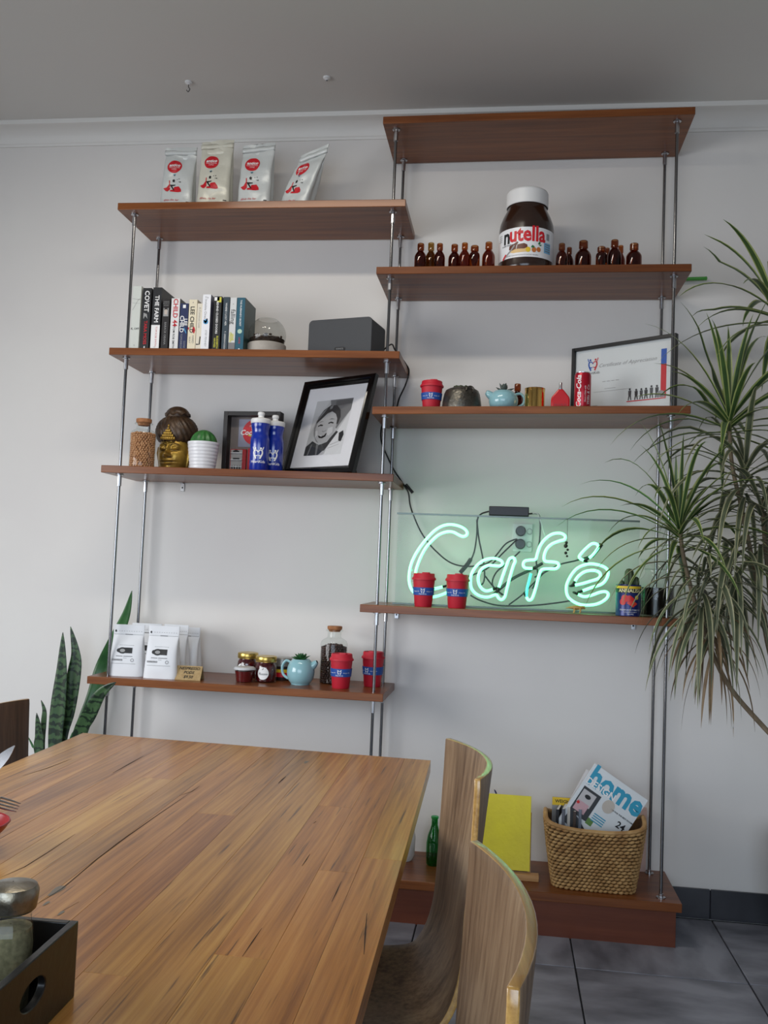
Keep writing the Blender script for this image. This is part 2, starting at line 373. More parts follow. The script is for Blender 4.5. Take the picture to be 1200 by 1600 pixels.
SLIT = mat('crack_dark', (48, 28, 14), .8)
Zt = lambda a, c: atz(300+a/3, 1140+c/3, TZ); Zu = lambda a, c: atz(a/3.403, 1130+c/3.403, TZ)
for zf, pts, wd in ((Zt, [(405, 252), (422, 236), (440, 220)], .004), (Zt, [(515, 640), (535, 612), (553, 583)], .0022), (Zt, [(655, 808), (676, 765), (700, 712)], .0022), (Zt, [(235, 1065), (285, 992), (328, 930)], .002), (Zt, [(806, 1055), (812, 960), (820, 862)], .0025), (Zt, [(570, 440), (582, 430)], .003), (Zt, [(-60, 310), (0, 290), (36, 264)], .0025),
    (Zu, [(0, 822), (130, 765), (250, 690), (400, 590)], .0022), (Zu, [(150, 992), (330, 880), (520, 720), (680, 600), (850, 480), (1020, 365)], .0026), (Zu, [(600, 265), (690, 215), (762, 175)], .004), (Zu, [(120, 280), (250, 240), (380, 190)], .003), (Zu, [(330, 1000), (420, 950)], .0015)):
    q = [zf(a, c) for a, c in pts]; n = len(q); poly = []
    for i in range(n): t_ = (q[min(n-1, i+1)]-q[max(0, i-1)]).normalized(); sd = Vector((-t_.y, t_.x, 0)); poly.append((q[i]+sd*wd*.5*sin(pi*(i+.25)/(n-.5)), q[i]-sd*wd*.5*sin(pi*(i+.25)/(n-.5))))
    ring_ = [(a.x, a.y) for a, _ in poly]+[(b_.x, b_.y) for _, b_ in reversed(poly)]
    decal('crack', [ring_], SLIT, table, lambda a, c: (a-TO.x, c-TO.y, TZ+.0004))

# ================================================================ CHAIRS
ZEB = wood('zebrano_veneer', [(84, 64, 47), (124, 101, 78), (150, 127, 100)], 2, 1.0, .42, 75, .04)
PLYE = wood('ply_edge', [(150, 108, 52), (186, 144, 78), (206, 168, 98)], 1, 1, .3, 80, .05, coat=.9)
WAL = wood('walnut_veneer', [(62, 42, 28), (86, 60, 42), (106, 78, 56)], 2, .8, .4, 60, .04)
def chair(label, loc, rz, face, wid=.47, zt=.86, bulge=.062, group='plywood dining chairs'):
    t = thing('dining_chair', label, 'chair', loc, rz, group)
    prof = crom([(.03, 0, zt), (.02, 0, zt-.13), (.008, 0, zt-.25), (-.008, 0, .56), (-.05, 0, .478), (-.115, 0, .452), (-.24, 0, .446), (-.36, 0, .455), (-.42, 0, .45), (-.445, 0, .43)], 5)
    n = len(prof)-1
    def fn(i, j):
        p = prof[round(j*n)]; s = 2*i-1; k = j*n/5
        wd = wid*(1 if k < 2 else .96)/2; bl = bulge*max(0, 1-k/4.2)+.0; dz = .02*min(1, max(0, (k-4)/2))
        if j == 0: wd *= .985
        return (p.x+bl*(1-s*s)-bulge*.5*max(0, 1-k/4.2), s*wd, p.z+dz*s*s)
    o = obj('seat_shell', B().grid(fn, 14, n), [face, PLYE], t, smooth=60)
    m = o.modifiers.new('ply', 'SOLIDIFY'); m.thickness = .014; m.offset = 0; m.material_offset_rim = 1
    m2 = o.modifiers.new('bevel', 'BEVEL'); m2.width = .0025; m2.segments = 2; m2.limit_method = 'ANGLE'; m2.angle_limit = rad(60)
    for x, y in ((-.06, .17), (-.06, -.17), (-.36, .17), (-.36, -.17)):
        obj('leg', B().tube([(x, y, .43), (x+(.06 if x > -.2 else -.03), y*1.16, .004)], .0105, 10), STEEL, t)
    obj('seat_frame', B().tube([(-.06, .17, .428), (-.36, .17, .428), (-.36, -.17, .428), (-.06, -.17, .428)], .0095, 8, closed=True), STEEL, t)
    return t
chair('zebra-striped plywood chair at the far end of the table side, top edge lit green', (.638, -1.90, 0), rad(11.3), ZEB, wid=.425, zt=.942, bulge=.055)
chair('zebra-striped plywood chair nearest the viewer beside the table', (.708, -2.755, 0), rad(6.5), ZEB, wid=.48, zt=.945, bulge=.045)
chair('dark walnut chair back at the left edge beyond the table', (-.835, -1.16, 0), rad(184), WAL, wid=.44, zt=.85, bulge=.05)

# ================================================================ CAFE NEON SIGN
NEON = mat('neon_tube', (200, 255, 235), .3, emit=((.115, 1.0, .34), 3.2))
NDEAD = mat('neon_tube_dim', (120, 255, 220), .3, emit=((.03, .9, .6), 1.2))
NBLK = mat('neon_blackout', (18, 30, 26), .35)
ACR = glass('acrylic_sheet', (.93, .965, .945), 1.2, .01)
PB = Vector((.287, -.221, 1.197)); PRt = Vector((1.182, -.196, 1.197))
sign = thing('neon_sign', 'green neon Café sign on a clear acrylic panel', 'neon sign', (.735, -.21, 1.193)); SO = Vector((.735, -.21, 1.193))
def sp(name, bb, m, parent=sign, **k):
    for i, v in enumerate(bb.v): bb.v[i] = tuple(Vector(v)-SO)
    return obj(name, bb, m, parent, **k)
def onp(x, dy=0): t = (x-PB.x)/(PRt.x-PB.x); return PB.y+(PRt.y-PB.y)*t+dy
x0, x1 = PB.x, 1.235
bb = B().add([(x, onp(x, dy), z) for x in (x0, x1) for dy in (-.003, .003) for z in (1.2, 1.556)], [(0, 1, 3, 2), (4, 6, 7, 5), (0, 4, 5, 1), (2, 3, 7, 6), (1, 5, 7, 3), (0, 2, 6, 4)])
sp('acrylic_panel', bb, ACR, smooth=0)
EDG = mat('acrylic_edge_rail', (92, 104, 98), .25, .3)
sp('top_rail', B().add([(x, onp(x, dy), z) for x in (x0-.005, x1) for dy in (-.006, .006) for z in (1.554, 1.561)], [(0, 1, 3, 2), (4, 6, 7, 5), (0, 4, 5, 1), (2, 3, 7, 6), (1, 5, 7, 3), (0, 2, 6, 4)]), EDG, smooth=0)
sp('bottom_rail', B().add([(x, onp(x, dy), z) for x in (x0-.01, x1) for dy in (-.007, .007) for z in (1.194, 1.2)], [(0, 1, 3, 2), (4, 6, 7, 5), (0, 4, 5, 1), (2, 3, 7, 6), (1, 5, 7, 3), (0, 2, 6, 4)]), EDG, smooth=0)
Z5 = lambda a, c: (610+a/6.316, 780+c/6.316); Z6 = lambda a, c: (780+a/4.138, 780+c/4.138)
def tubepath(pts, zf, y=-.24): return crom([P(*zf(a, c), y) for a, c in pts], 6)
C_ = [(515, 865), (430, 885), (330, 890), (272, 850), (246, 785), (250, 720), (265, 660), (300, 570), (350, 480), (410, 410), (480, 350), (560, 322), (620, 325), (670, 350), (715, 368), (752, 355), (755, 320), (720, 285), (660, 260), (590, 250), (520, 262), (450, 300), (380, 365), (310, 450), (250, 540), (205, 640), (185, 740), (188, 830), (215, 900), (270, 940), (340, 960), (420, 965), (500, 945), (560, 920)]
A_ = [(1010, 890), (950, 905), (900, 880), (870, 820), (870, 750), (900, 690), (960, 655), (1020, 655), (1080, 658), (1106, 635), (1090, 605), (1030, 585), (960, 590), (900, 615), (840, 670), (800, 740), (790, 810), (800, 880), (840, 930), (900, 960), (970, 965), (1040, 942), (1070, 978), (1100, 990), (1130, 960), (1150, 880), (1182, 760), (1212, 660), (1230, 615), (1218, 580), (1190, 580), (1165, 605), (1132, 690), (1100, 780), (1070, 870)]
F1 = [(215, 448), (170, 445), (155, 425), (165, 400), (200, 393), (235, 388), (247, 350), (265, 300), (300, 255), (345, 225), (395, 220), (425, 236), (422, 260), (390, 270), (340, 290), (305, 325), (290, 370), (297, 400), (340, 405), (375, 411), (385, 430), (365, 449), (320, 450), (275, 456), (255, 500), (240, 560), (225, 610), (210, 645), (190, 652), (176, 632)]
F2 = [(176, 632), (180, 580), (195, 520), (205, 480)]
E1 = [(540, 592), (600, 570), (660, 550), (690, 520), (705, 480), (695, 450), (660, 430), (600, 418), (550, 425), (500, 450), (460, 500), (435, 560), (440, 620), (470, 655), (520, 680), (580, 685), (640, 675), (690, 645), (705, 615), (688, 598), (650, 602), (600, 620), (550, 630), (510, 615)]
E2 = [(490, 530), (510, 500), (550, 470), (600, 460), (640, 468), (655, 490), (640, 513), (590, 530), (540, 545), (490, 556)]
AC = [(545, 395), (525, 385), (518, 370), (535, 345), (570, 310), (600, 288), (630, 290), (640, 310), (625, 335), (600, 365), (580, 380)]
for pts, zf, nm in ((C_, Z5, 'letter_c_tube'), (A_, Z5, 'letter_a_tube'), (F1, Z6, 'letter_f_tube'), (E1, Z6, 'letter_e_tube'), (E2, Z6, 'letter_e_inner_tube'), (AC, Z6, 'accent_tube')):
    pa = tubepath(pts, zf); tb = sp(nm, B().tube(pa, .0057, 10), NEON)
    for q, r2 in ((pa[0], pa[1]), (pa[-1], pa[-2])):
        d = (q-r2).normalized(); sp('electrode_end', B().tube([q-d*.002, q+d*.012, q+d*.016+Vector((0, .012, 0)), q+d*.016+Vector((0, .03, 0))], .0048, 8), NBLK, tb)
sp('letter_f_dim_tube', B().tube(tubepath(F2, Z6), .0054, 10), NDEAD)
for pts, zf in (([(740, 300), (742, 330)], Z5), ([(210, 700), (211, 716)], Z5), ([(800, 800), (799, 815)], Z5), ([(250, 520), (247, 532)], Z6), ([(438, 590), (438, 600)], Z6), ([(330, 405), (338, 405)], Z6)):
    q = P(*zf(*pts[0]), -.235); sp('tube_standoff', B().tube([q, q+Vector((0, .03, 0))], .004, 8), mat('standoff_clear', (190, 205, 200), .2))
a, c = P(764, 806, -.2), P(826, 809, -.2)
sp('transformer', B().box(((a.x+c.x)/2, -.205, 1.5795), (c.x-a.x, .05, .037)), BLACK, bevel=.003)
CORD = mat('black_cable', (12, 13, 13), .45)
def cord(name, pts, y, r=.0032, parent=sign, m=CORD):
    return sp(name, B().tube(crom([P(u, v, y if len(q) == 0 else q[0]) for u, v, *q in pts], 8), r, 8), m, parent)
cord('cable', [(764, 799), (752, 803), (746, 812), (745, 835), (741, 862), (735, 876)], -.185)
cord('cable_sleeve', [(736, 873), (730, 882), (719, 895)], -.20, .0085)
cord('cable', [(745, 812), (748, 840), (754, 870), (757, 890), (756, 908), (750, 916)], -.19)
cord('cable', [(826, 803), (840, 803), (844, 815), (843, 845), (838, 875), (840, 900), (832, 920)], -.185)
cord('white_cable', [(832, 802), (840, 803), (845, 815), (852, 838), (858, 845)], -.19, .0022, m=WHITE)
cord('cable', [(808, 843, -.03), (790, 860, -.08), (765, 885, -.12), (752, 893, -.15), (720, 905, -.15)], -.1)
cord('cable', [(812, 862, -.03), (795, 878, -.1), (775, 895, -.14), (770, 915, -.16), (790, 932, -.17)], -.1)
cord('cable', [(735, 930), (750, 938), (780, 946), (830, 946), (870, 942), (895, 938)], -.18)
cord('cable', [(758, 900), (772, 918), (785, 930)], -.18)
cord('cable_sleeve', [(940, 850), (934, 858), (924, 870)], -.2, .008)
cord('cable', [(925, 868), (900, 876), (875, 882), (850, 895), (835, 902)], -.19)
cord('tube_link', [(770, 930), (800, 905), (830, 890), (848, 880)], -.2, .006, m=NBLK)
cord('tube_link', [(795, 945), (815, 930), (835, 910), (855, 890)], -.19, .003)

# hanging charm on the sign
ch = thing('hanging_charm', 'small dark metal charm dangling on a chain over the neon sign', 'ornament', P(886, 842, -.235)); CO = ch.location.copy()
DKM = mat('dark_metal', (60, 58, 52), .4, 1)
bb = B().tube([P(887, 812, -.215)-CO, P(887, 816, -.232)-CO, P(886, 846, -.235)-CO], .0008, 6); obj('chain', bb, DKM, ch)
bb = B()
for k, (u, v, r) in enumerate(((885, 848, .006), (884, 853, .008), (887, 859, .005), (884, 864, .006), (886, 869, .0045))): bb.ball(P(u, v, -.235)-CO, (r, .003, r), 8, 6)
obj('pendant', bb, DKM, ch)

# wall sockets with plugs
so = thing('power_outlet', 'white double wall socket with two black plugs behind the neon sign', 'power outlet', (.786, 0, 1.43)); 
obj('plate', B().box((0, -.005, .055), (.082, .01, .118)), WHITE, so, bevel=.002)
for z in (.082, .028):
    pg = obj('plug', B().lathe([(.0215, 0), (.0215, .026), (.017, .034)], 20), BLACK, so); pg.rotation_euler = (pi/2, 0, 0); pg.location = (-.008, -.01, z)
    sw = obj('switch', B().box((.029, -.012, z), (.011, .004, .018)), WHITE, so, bevel=.001)
    q = obj('switch_ring', B().tube([(.029+.011*cos(a), -.0105, z+.012*sin(a)) for a in [2*pi*k/16 for k in range(16)]], .0009, 5, closed=True), PRG, so)

# speaker cable from the upper shelf down the wall edge to the outlet
def freecord(name, label, pts, r=.0032):
    pa = crom([P(u, v, y) for u, v, y in pts], 8); o = obj(name, B().tube([q-pa[0] for q in pa], r, 8), CORD, loc=pa[0]); return tag(o, label, 'cable')
sc = freecord('speaker_cable', 'black cable running down past the shelf ends to the sign', [(600, 546, -.2), (612, 538, -.2), (618, 548, -.14), (633, 567, -.1), (639, 580, -.06), (634, 600, -.05), (624, 622, -.05), (618, 640, -.008), (603, 655, -.0048), (596, 668, -.012), (596, 690, -.03), (606, 715, -.03), (616, 735, -.03), (630, 756, -.03), (638, 770, -.03), (641, 790, -.03), (648, 810, -.03), (660, 835, -.03), (680, 860, -.03), (706, 880, -.03), (735, 885, -.03), (765, 878, -.03), (790, 850, -.03), (808, 842, -.04)])
q = [P(634, 757, -.03), P(645, 770, -.03)]; obj('cable_joiner', B().tube([x-sc.location for x in q], .0065, 8), BLACK, sc)

# ================================================================ DRACAENA
LG = mat('dracaena_leaf_green', (52, 76, 40), .38, var=(20, (66, 92, 46))); LC = mat('dracaena_leaf_margin', (150, 160, 96), .42)
LG2 = mat('dracaena_old_green', (88, 94, 72), .5, var=(20, (70, 80, 58))); LC2 = mat('dracaena_old_margin', (150, 148, 116), .5)
LB = mat('dracaena_dry', (112, 90, 66), .6, var=(20, (136, 114, 84)))
BARK = mat('dracaena_bark', (128, 112, 90), .8, bump=(60, .5), var=(30, (104, 90, 70)))
DO = Vector((1.98, -.36, 0))
drac = thing('dracaena_plant', 'tall variegated dracaena with long arching leaves at the right edge', 'plant', DO)
def leaf(base, az, el, ln, wd, droop, mats, twist=0):
    d = Vector((cos(az)*cos(el), sin(az)*cos(el), sin(el))); p = Vector(base); n = 11; st = ln/n; v = []
    for i in range(n+1):
        s = i/n; w2 = wd*.5*(.55+.9*s if s < .35 else .865*(1-((s-.35)/.65)**1.7)+.02)
        side = d.cross(Vector((0, 0, 1)))
        side = side.normalized() if side.length > .05 else Vector((-sin(az), cos(az), 0))
        up = side.cross(d).normalized(); side = side*cos(twist*s)+up*sin(twist*s)
        for c in (-1, -.62, 0, .62, 1): v.append(p+side*w2*c+up*abs(c)*w2*.35)
        p = p+d*st
        p.y = min(p.y, -.385+.373*max(0, min(1, (p.x-1.40)/.3)))      # keeps clear of the shelves and the wall
        d = (d+Vector((0, 0, -1))*droop*st*(.4+1.4*s)).normalized()
    b2 = B()
    for i in range(n):
        for c in range(4):
            a = i*5+c; b2.add([], []); b2.f.append((a, a+1, a+6, a+5)); b2.mi.append(1 if c in (0, 3) else 0)
    b2.v = [tuple(q-DO) for q in v]
    return obj('leaf', b2, mats, drac, smooth=60, fix=False)
def rosette(c, n, ln, el0, el1, droop, mats, wd=.019, az0=0, az1=2*pi, dz=.10, axis=None):
    for k in range(n):
        t = (k+.5)/n; az = az0+(az1-az0)*((k*.618) % 1)+random.uniform(-.1, .1)
        el = el0+(el1-el0)*t+random.uniform(-.12, .12)
        base = Vector(c)+Vector((cos(az)*.008, sin(az)*.008, -dz*(1-t)))
        leaf(base, az, el, ln*random.uniform(.75, 1.12), wd*random.uniform(.8, 1.15), droop*random.uniform(.7, 1.35), mats, random.uniform(-.8, .8))
NEW, OLD, DRY = [LG, LC], [LG2, LC2], [LB, LB]
c1 = P(1140, 640, -.38); c2 = P(1062, 812, -.46); c3 = P(1212, 470, -.42); c4 = P(1165, 720, -.36); c5 = P(1098, 890, -.46); c6 = P(1190, 780, -.34)
rosette(c1, 38, .46, -.15, 1.4, 2.6, NEW, .030)
rosette(c2, 42, .42, -.25, 1.35, 3.6, NEW, .023)
rosette(c3, 26, .42, -.3, 1.2, 3.4, NEW, .029)
rosette(c4, 42, .46, -.5, 1.0, 5, OLD, .027, dz=.16)
rosette(c5, 42, .38, -.9, .6, 7, OLD, .024, dz=.16)
rosette(c6, 40, .48, -.5, .9, 5.5, OLD, .027, dz=.2)
rosette(P(1115, 960, -.43), 26, .32, -1.2, .1, 9, DRY, .016, dz=.14)
rosette(P(1150, 850, -.38), 40, .44, -.8, .5, 6.5, OLD, .026, dz=.2)
def stem(pts, r0=.007, r1=.010):
    pa = crom([Vector(p)-DO for p in pts], 8); n = len(pa); obj('stem', B().tube(pa, [r0+(r1-r0)*i/n for i in range(n)], 8), BARK, drac)
base = Vector((1.95, -.36, .40))
stem([c2, P(1068, 870, -.45), P(1092, 960, -.43), P(1132, 1060, -.40), P(1195, 1138, -.38), base+Vector((-.02, -.03, .15)), base])
stem([c1, P(1143, 720, -.36), P(1160, 800, -.35), P(1185, 920, -.35), P(1215, 1060, -.36), base+Vector((0, .03, .1)), base])
stem([c3, P(1222, 560, -.38), P(1225, 700, -.37), P(1225, 900, -.36), base+Vector((.03, 0, .2)), base])
stem([c6, P(1200, 900, -.32), P(1222, 1050, -.34), base+Vector((.03, .05, .12)), base])
POT = mat('charcoal_pot', (38, 38, 40), .5)
obj('pot', B().lathe([(.16, 0), (.20, .05), (.235, .3), (.24, .42), (.222, .42), (.215, .37), (.01, .365)], 40, (base.x-DO.x, base.y-DO.y, 0)), POT, drac)
obj('soil', B().lathe([(.218, .372), (.15, .385), (.01, .39)], 24, (base.x-DO.x, base.y-DO.y, 0), cap=False), SOIL, drac)

# ================================================================ SNAKE PLANT
SN = mat('snake_leaf', (34, 74, 40), .36)
nt = SN.node_tree; bs = nt.nodes['Principled BSDF']; tc = nt.nodes.new('ShaderNodeTexCoord')
wv = nt.nodes.new('ShaderNodeTexWave'); wv.bands_direction = 'Z'; wv.inputs['Scale'].default_value = 9; wv.inputs['Distortion'].default_value = 9; wv.inputs['Detail'].default_value = 3; wv.inputs['Detail Scale'].default_value = 3
rp = nt.nodes.new('ShaderNodeValToRGB'); rp.color_ramp.elements[0].position = .25; rp.color_ramp.elements[1].position = .55; rp.color_ramp.elements[0].color = L((24, 42, 27)); rp.color_ramp.elements[1].color = L((60, 88, 54))
nt.links.new(tc.outputs['Object'], wv.inputs[0]); nt.links.new(wv.outputs[0], rp.inputs[0]); nt.links.new(rp.outputs[0], bs.inputs['Base Color'])
SG = mat('snake_leaf_light', (40, 82, 42), .35, var=(15, (56, 104, 54)))
snake = thing('snake_plant', 'upright snake plant with banded green leaves beyond the table by the wall', 'plant', (-1.1, -.2, 0)); NO = Vector((-1.1, -.2, 0))
def sleaf(pts, wpx, m, fold=.25, y=-.2):
    pa = crom([P(u, v, q[0] if q else y) for u, v, *q in pts], 6); n = len(pa)-1; v = []
    wm = wpx*.0026
    for i, p in enumerate(pa):
        s = i/n; ww = wm*.5*(1 if s < .45 else max(.02, (1-((s-.45)/.55)**2.0)))
        if s < .45: ww *= .78+.22*s/.45
        t = (pa[min(n, i+1)]-pa[max(0, i-1)]).normalized(); side = t.cross(Vector((.1, -1, 0))).normalized()*-1; nn = side.cross(t).normalized()
        for c in (-1, -.5, 0, .5, 1): v.append(p+side*c*ww-NO+Vector((0, -1, 0))*(-(1-c*c))*ww*fold)
    b2 = B(); b2.v = [tuple(q) for q in v]
    for i in range(n):
        for c in range(4): a = i*5+c; b2.f.append((a, a+1, a+6, a+5)); b2.mi.append(0)
    o = obj('leaf', b2, m, snake, smooth=60, fix=False); q = o.modifiers.new('thick', 'SOLIDIFY'); q.thickness = .003; q.offset = 0
    return o
sleaf([(90, 1290), (86, 1170), (90, 1110), (96, 1050), (98, 988)], 25, SN)
sleaf([(95, 1290), (94, 1165), (106, 1110), (116, 1050), (118, 1020), (110, 979)], 24, SN, y=-.17)
sleaf([(70, 1290), (61, 1178), (61, 1150), (57, 1114)], 16, SN)
sleaf([(72, 1290), (66, 1178), (68, 1130), (69, 1110), (64, 1094)], 9, SN, y=-.17)
sleaf([(66, 1290), (56, 1180), (51, 1166), (43, 1150)], 4, SG)
sleaf([(100, 1290, -.15), (122, 1160, -.12), (146, 1090, -.08), (160, 1045, -.05), (180, 1000, -.08), (197, 960, -.1), (206, 923, -.11)], 26, SG)
sleaf([(98, 1290, -.3), (120, 1160, -.38), (140, 1115, -.42), (158, 1083, -.44), (181, 1066, -.45)], 22, SN)
sleaf([(100, 1290, -.3), (112, 1165, -.36), (128, 1140, -.38), (147, 1117, -.41)], 12, SG)
obj('pot', B().lathe([(.09, 0), (.11, .03), (.135, .25), (.14, .3), (.125, .3), (.12, .26), (.01, .255)], 32, (0, -.02, 0)), mat('white_ceramic', (215, 215, 212), .35), snake)

# ================================================================ ITEMS: helpers
def put(u, s, y):
    z = 2
    for _ in range(3): x = sx(u, y, z if _ else ztop(s, 0)); z = ztop(s, x)
    return Vector((x, y, z))
def heartkids(parent, fn, k, m1, m2, txt=None, ml=0):      # two dancing figures forming a heart, k = half width
    def fig(sg, m):
        F_ = lambda pts, w_: [[(sg*x*k, z*k) for x, z in q] for q in stroke(pts, w_)]
        ps = F_([(.58, .46), (.74, .12), (.68, -.28), (.46, -.70), (.34, -1.0)], .25)+F_([(.60, .36), (.80, .62), (.92, .98)], .15)+F_([(.56, .40), (.30, .44), (.10, .26), (.0, .06)], .15)+F_([(.60, -.36), (.34, -.56), (.06, -.44)], .15)
        decal('logo_figure', ps+[disc(sg*.46*k, .72*k, .17*k, 12)], m, parent, fn, ml)
    fig(-1, m1); fig(1, m2)
    if txt: text('HeartKids', k*.62, txt, parent, fn, (0, -1.35*k), bold=.01, maxlen=ml)
def bent(poly, fn): return poly

# ---------------------------------------------------------------- stand-up bags
def bag(label, loc, rz, w, d, h, m, group, name='coffee_bag', shear=0, amp=.004, tip=.0, seed=0, flat=.84, taper=.03, fold=True, cat='bag', sidem=None):
    t = thing(name, label, cat, loc, rz, group)
    def dims(z):
        s = z/h; hw = w/2*(1-taper*s); hd = max(.0025, d/2*(1-(s/flat)**2.2)**.75 if s < flat else .0025); return hw, hd
    def disp(x, y, z):
        s = z/h; q = Vector((x*16+seed*3.1, y*16, z*13+seed)); k = min(1, s*6+.15)
        return (noise.noise(q)+.5*noise.noise(q*2.3))*amp*k
    def front(x, z):
        hw, hd = dims(z); q = min(.999, abs(x/hw)); y = -hd*(1-q**5)**.2
        return (x+shear*z, y-disp(x, -1, z)-.0007, z)
    bb = B(); n = 40; lv = 30
    for j in range(lv+1):
        z = h*j/lv; hw, hd = dims(z)
        for k in range(n):
            a = 2*pi*k/n; ca, sa = cos(a), sin(a); q = (abs(ca)**5+abs(sa)**5)**-.2; x, y = hw*ca*q, hd*sa*q
            side = abs(ca)**4; pinch = side*.012*math.sin(pi*min(1, z/h))*(1-abs(sa))      # gusset
            y2 = y+(disp(x, 1, z) if sa > 0 else -disp(x, -1, z))*(abs(sa))
            x2 = x-(pinch if ca > 0 else -pinch)+shear*z
            tz = z+(tip*(x/hw)*max(0, (j/lv-.7)/.3)*h)
            bb.v.append((x2, y2, tz))
    for j in range(lv):
        for k in range(n):
            a, b2 = j*n+k, j*n+(k+1) % n; bb.f.append((a, b2, b2+n, a+n)); bb.mi.append(0)
    bb.f.append(tuple(range(n-1, -1, -1))); bb.mi.append(0); bb.f.append(tuple(range(lv*n, lv*n+n))); bb.mi.append(0)
    obj('pouch', bb, m, t, smooth=70)
    if fold:
        f2 = B(); zz = h*.955
        f2.grid(lambda i, j: ((i-.5)*w*(1-taper)*1.005+shear*zz, -.004-.006*sin(pi*j)-.002*noise.noise((i*5+seed, j, 1)), zz+tip*(2*i-1)*h*.8-j*.022+.004*noise.noise((i*4+seed, j*2, 3))), 14, 4)
        fo = obj('top_fold', f2, m, t, smooth=70); q = fo.modifiers.new('t', 'SOLIDIFY'); q.thickness = .0012
    return t, front
FOIL = mat('foil_bag_silver', (200, 204, 203), .36, .15, bump=(22, .8)); FOILW = mat('foil_bag_cream', (206, 204, 190), .34, .12, bump=(22, .8))
RED = mat('label_red', (190, 18, 34), .4); PINK = mat('label_magenta', (176, 20, 62), .4); TEAL = mat('label_teal', (96, 150, 172), .5)
def antico(t, fn, w, h, two=False):
    cy = h*.685; r = w*.215; ml = .006
    decal('round_label', [disc(-w*.12, cy, r, 32)], RED, t, fn, ml)
    up = lambda e: (lambda a, c: (lambda q: (q[0], q[1]-e, q[2]))(fn(a, c)))
    text('antico', r*.62, PRW, t, up(.0006), (-w*.12, cy+r*.18), bold=.03, shear=.15, maxlen=ml)
    text('HAND ROASTED', r*.2, PRW, t, up(.0006), (-w*.12, cy-r*.2), maxlen=ml); text('COFFEE', r*.2, PRW, t, up(.0006), (-w*.12, cy-r*.46), maxlen=ml)
    X = lambda q: [(x*w*.0095-w*.12, z*w*.0095+h*.365) for x, z in q]
    # scooter and rider, simplified
    decal('scooter_print', [X([(-28, -6), (-18, -2), (-12, 10), (-13, 22), (-10, 22), (-9, 8), (-7, -8), (-14, -15), (-20, -14)]), X([(-7, -15), (22, -18), (30, -16), (28, -8), (20, 2), (6, 1), (2, -9), (-6, -10)])], RED, t, up(.0004), ml)
    decal('rider_print', [X([(-10, 8), (4, -12), (8, -12), (-2, 4), (8, 6), (8, 9), (-8, 9)]), X([(-2, 18), (4, 17), (5, 24), (1, 27), (-3, 24)]), X([(0, 38), (5, 38), (4, 43), (0, 42)]), X([(12, 24), (14, 24), (14, 26), (12, 26)]), X([(18, 25), (21, 25), (21, 27), (18, 27)]), X([(18, 16), (20, 16), (20, 18), (18, 18)]), X([(22, 14), (26, 16), (24, 18), (21, 17)])], PRK, t, up(.0007), ml)
    decal('cap_print', [X([(-3, 41), (4, 44), (7, 42), (3, 39)])], TEAL, t, up(.0007), ml)
    text('#livin the bar', w*.088, RED, t, up(.0005), (-w*.13, h*.165), shear=.3, maxlen=ml)
    decal('side_print', [rect(w*.33, h*(.05+.04*k), w*.42, h*(.062+.04*k)) for k in range(3)], PRK, t, up(.0005), .01)
G1 = 'large coffee bags on the top left shelf'
for u, y, rz, w, d, h, m, tip, lab, seed, shr in (
    (277, -.235, .05, .142, .085, .292, FOIL, .0, 'silver coffee bag with folded top, leftmost on the top left shelf', 1, .012),
    (335, -.235, .02, .144, .09, .318, FOILW, .03, 'tallest coffee bag, cream tinted, second on the top left shelf', 2, .0),
    (398, -.235, -.05, .146, .085, .300, FOIL, .035, 'silver coffee bag upright, third on the top left shelf', 3, .02),
    (459, -.225, -.3, .135, .085, .262, FOIL, .12, 'silver coffee bag slumping to the right on the top left shelf', 4, .34)):
    q = put(u, 'a', y); t, fn = bag(lab, q, rz, w, d, h, m, G1, shear=shr, tip=tip*.5, seed=seed, amp=.011); antico(t, fn, w, h)

# ---------------------------------------------------------------- books
def book(label, u, top_v, th, dep, col, y=-.335, cov=None, rz=0, prints=()):
    """closed book standing upright with its spine to the room"""
    q = put(u, 'b', y); hgt = sz(top_v, q.x, y)-q.z
    t = thing('book', label, 'book', q, rz, 'books on the shelf')
    m = mat('cover_%d_%d_%d' % col, col, .45); c2 = mat('cover_%d_%d_%d' % cov, cov, .4) if cov else m
    obj('spine', B().box((0, .001, hgt/2), (th, .002, hgt)), m, t, bevel=.0006)
    for s in (-1, 1): obj('cover', B().box((s*(th/2-.0008), .001+dep/2, hgt/2), (.0016, dep, hgt)), c2, t)
    obj('pages', B().box((0, dep/2-.001, hgt/2), (th-.0034, dep-.004, hgt-.004)), PAPER, t)
    for kind, *a in prints:
        if kind == 't':     # text down the spine: string, size, colour mat, centre fraction, x offset, bold
            s, size, pm, f, dx, bd = a; text(s, size, pm, t, FR(-.0006), (dx, hgt*f), 'title', bold=bd, rot=-pi/2)
        elif kind == 'h':
            s, size, pm, f, dx, bd = a; text(s, size, pm, t, FR(-.0006), (dx, hgt*f), 'title', bold=bd)
        elif kind == 'r':
            pm, x0, f0, x1, f1 = a; decal('spine_panel', [rect(x0*th, f0*hgt, x1*th, f1*hgt)], pm, t, FR(-.0004))
        elif kind == 'd':
            pm, f, r = a; decal('spine_mark', [disc(0, hgt*f, r, 14)], pm, t, FR(-.0005))
        elif kind == 'p':
            pm, poly = a; decal('spine_mark', [[(x*th, z*hgt) for x, z in poly]], pm, t, FR(-.0005))
    return t
CRY = mat('print_cream', (232, 226, 205), .5); SKY = mat('print_sky', (70, 150, 200), .5); LIME = mat('print_lime', (200, 196, 60), .5); GRY = mat('print_midgrey', (150, 150, 150), .5); NVY = mat('print_navy', (26, 38, 78), .5)
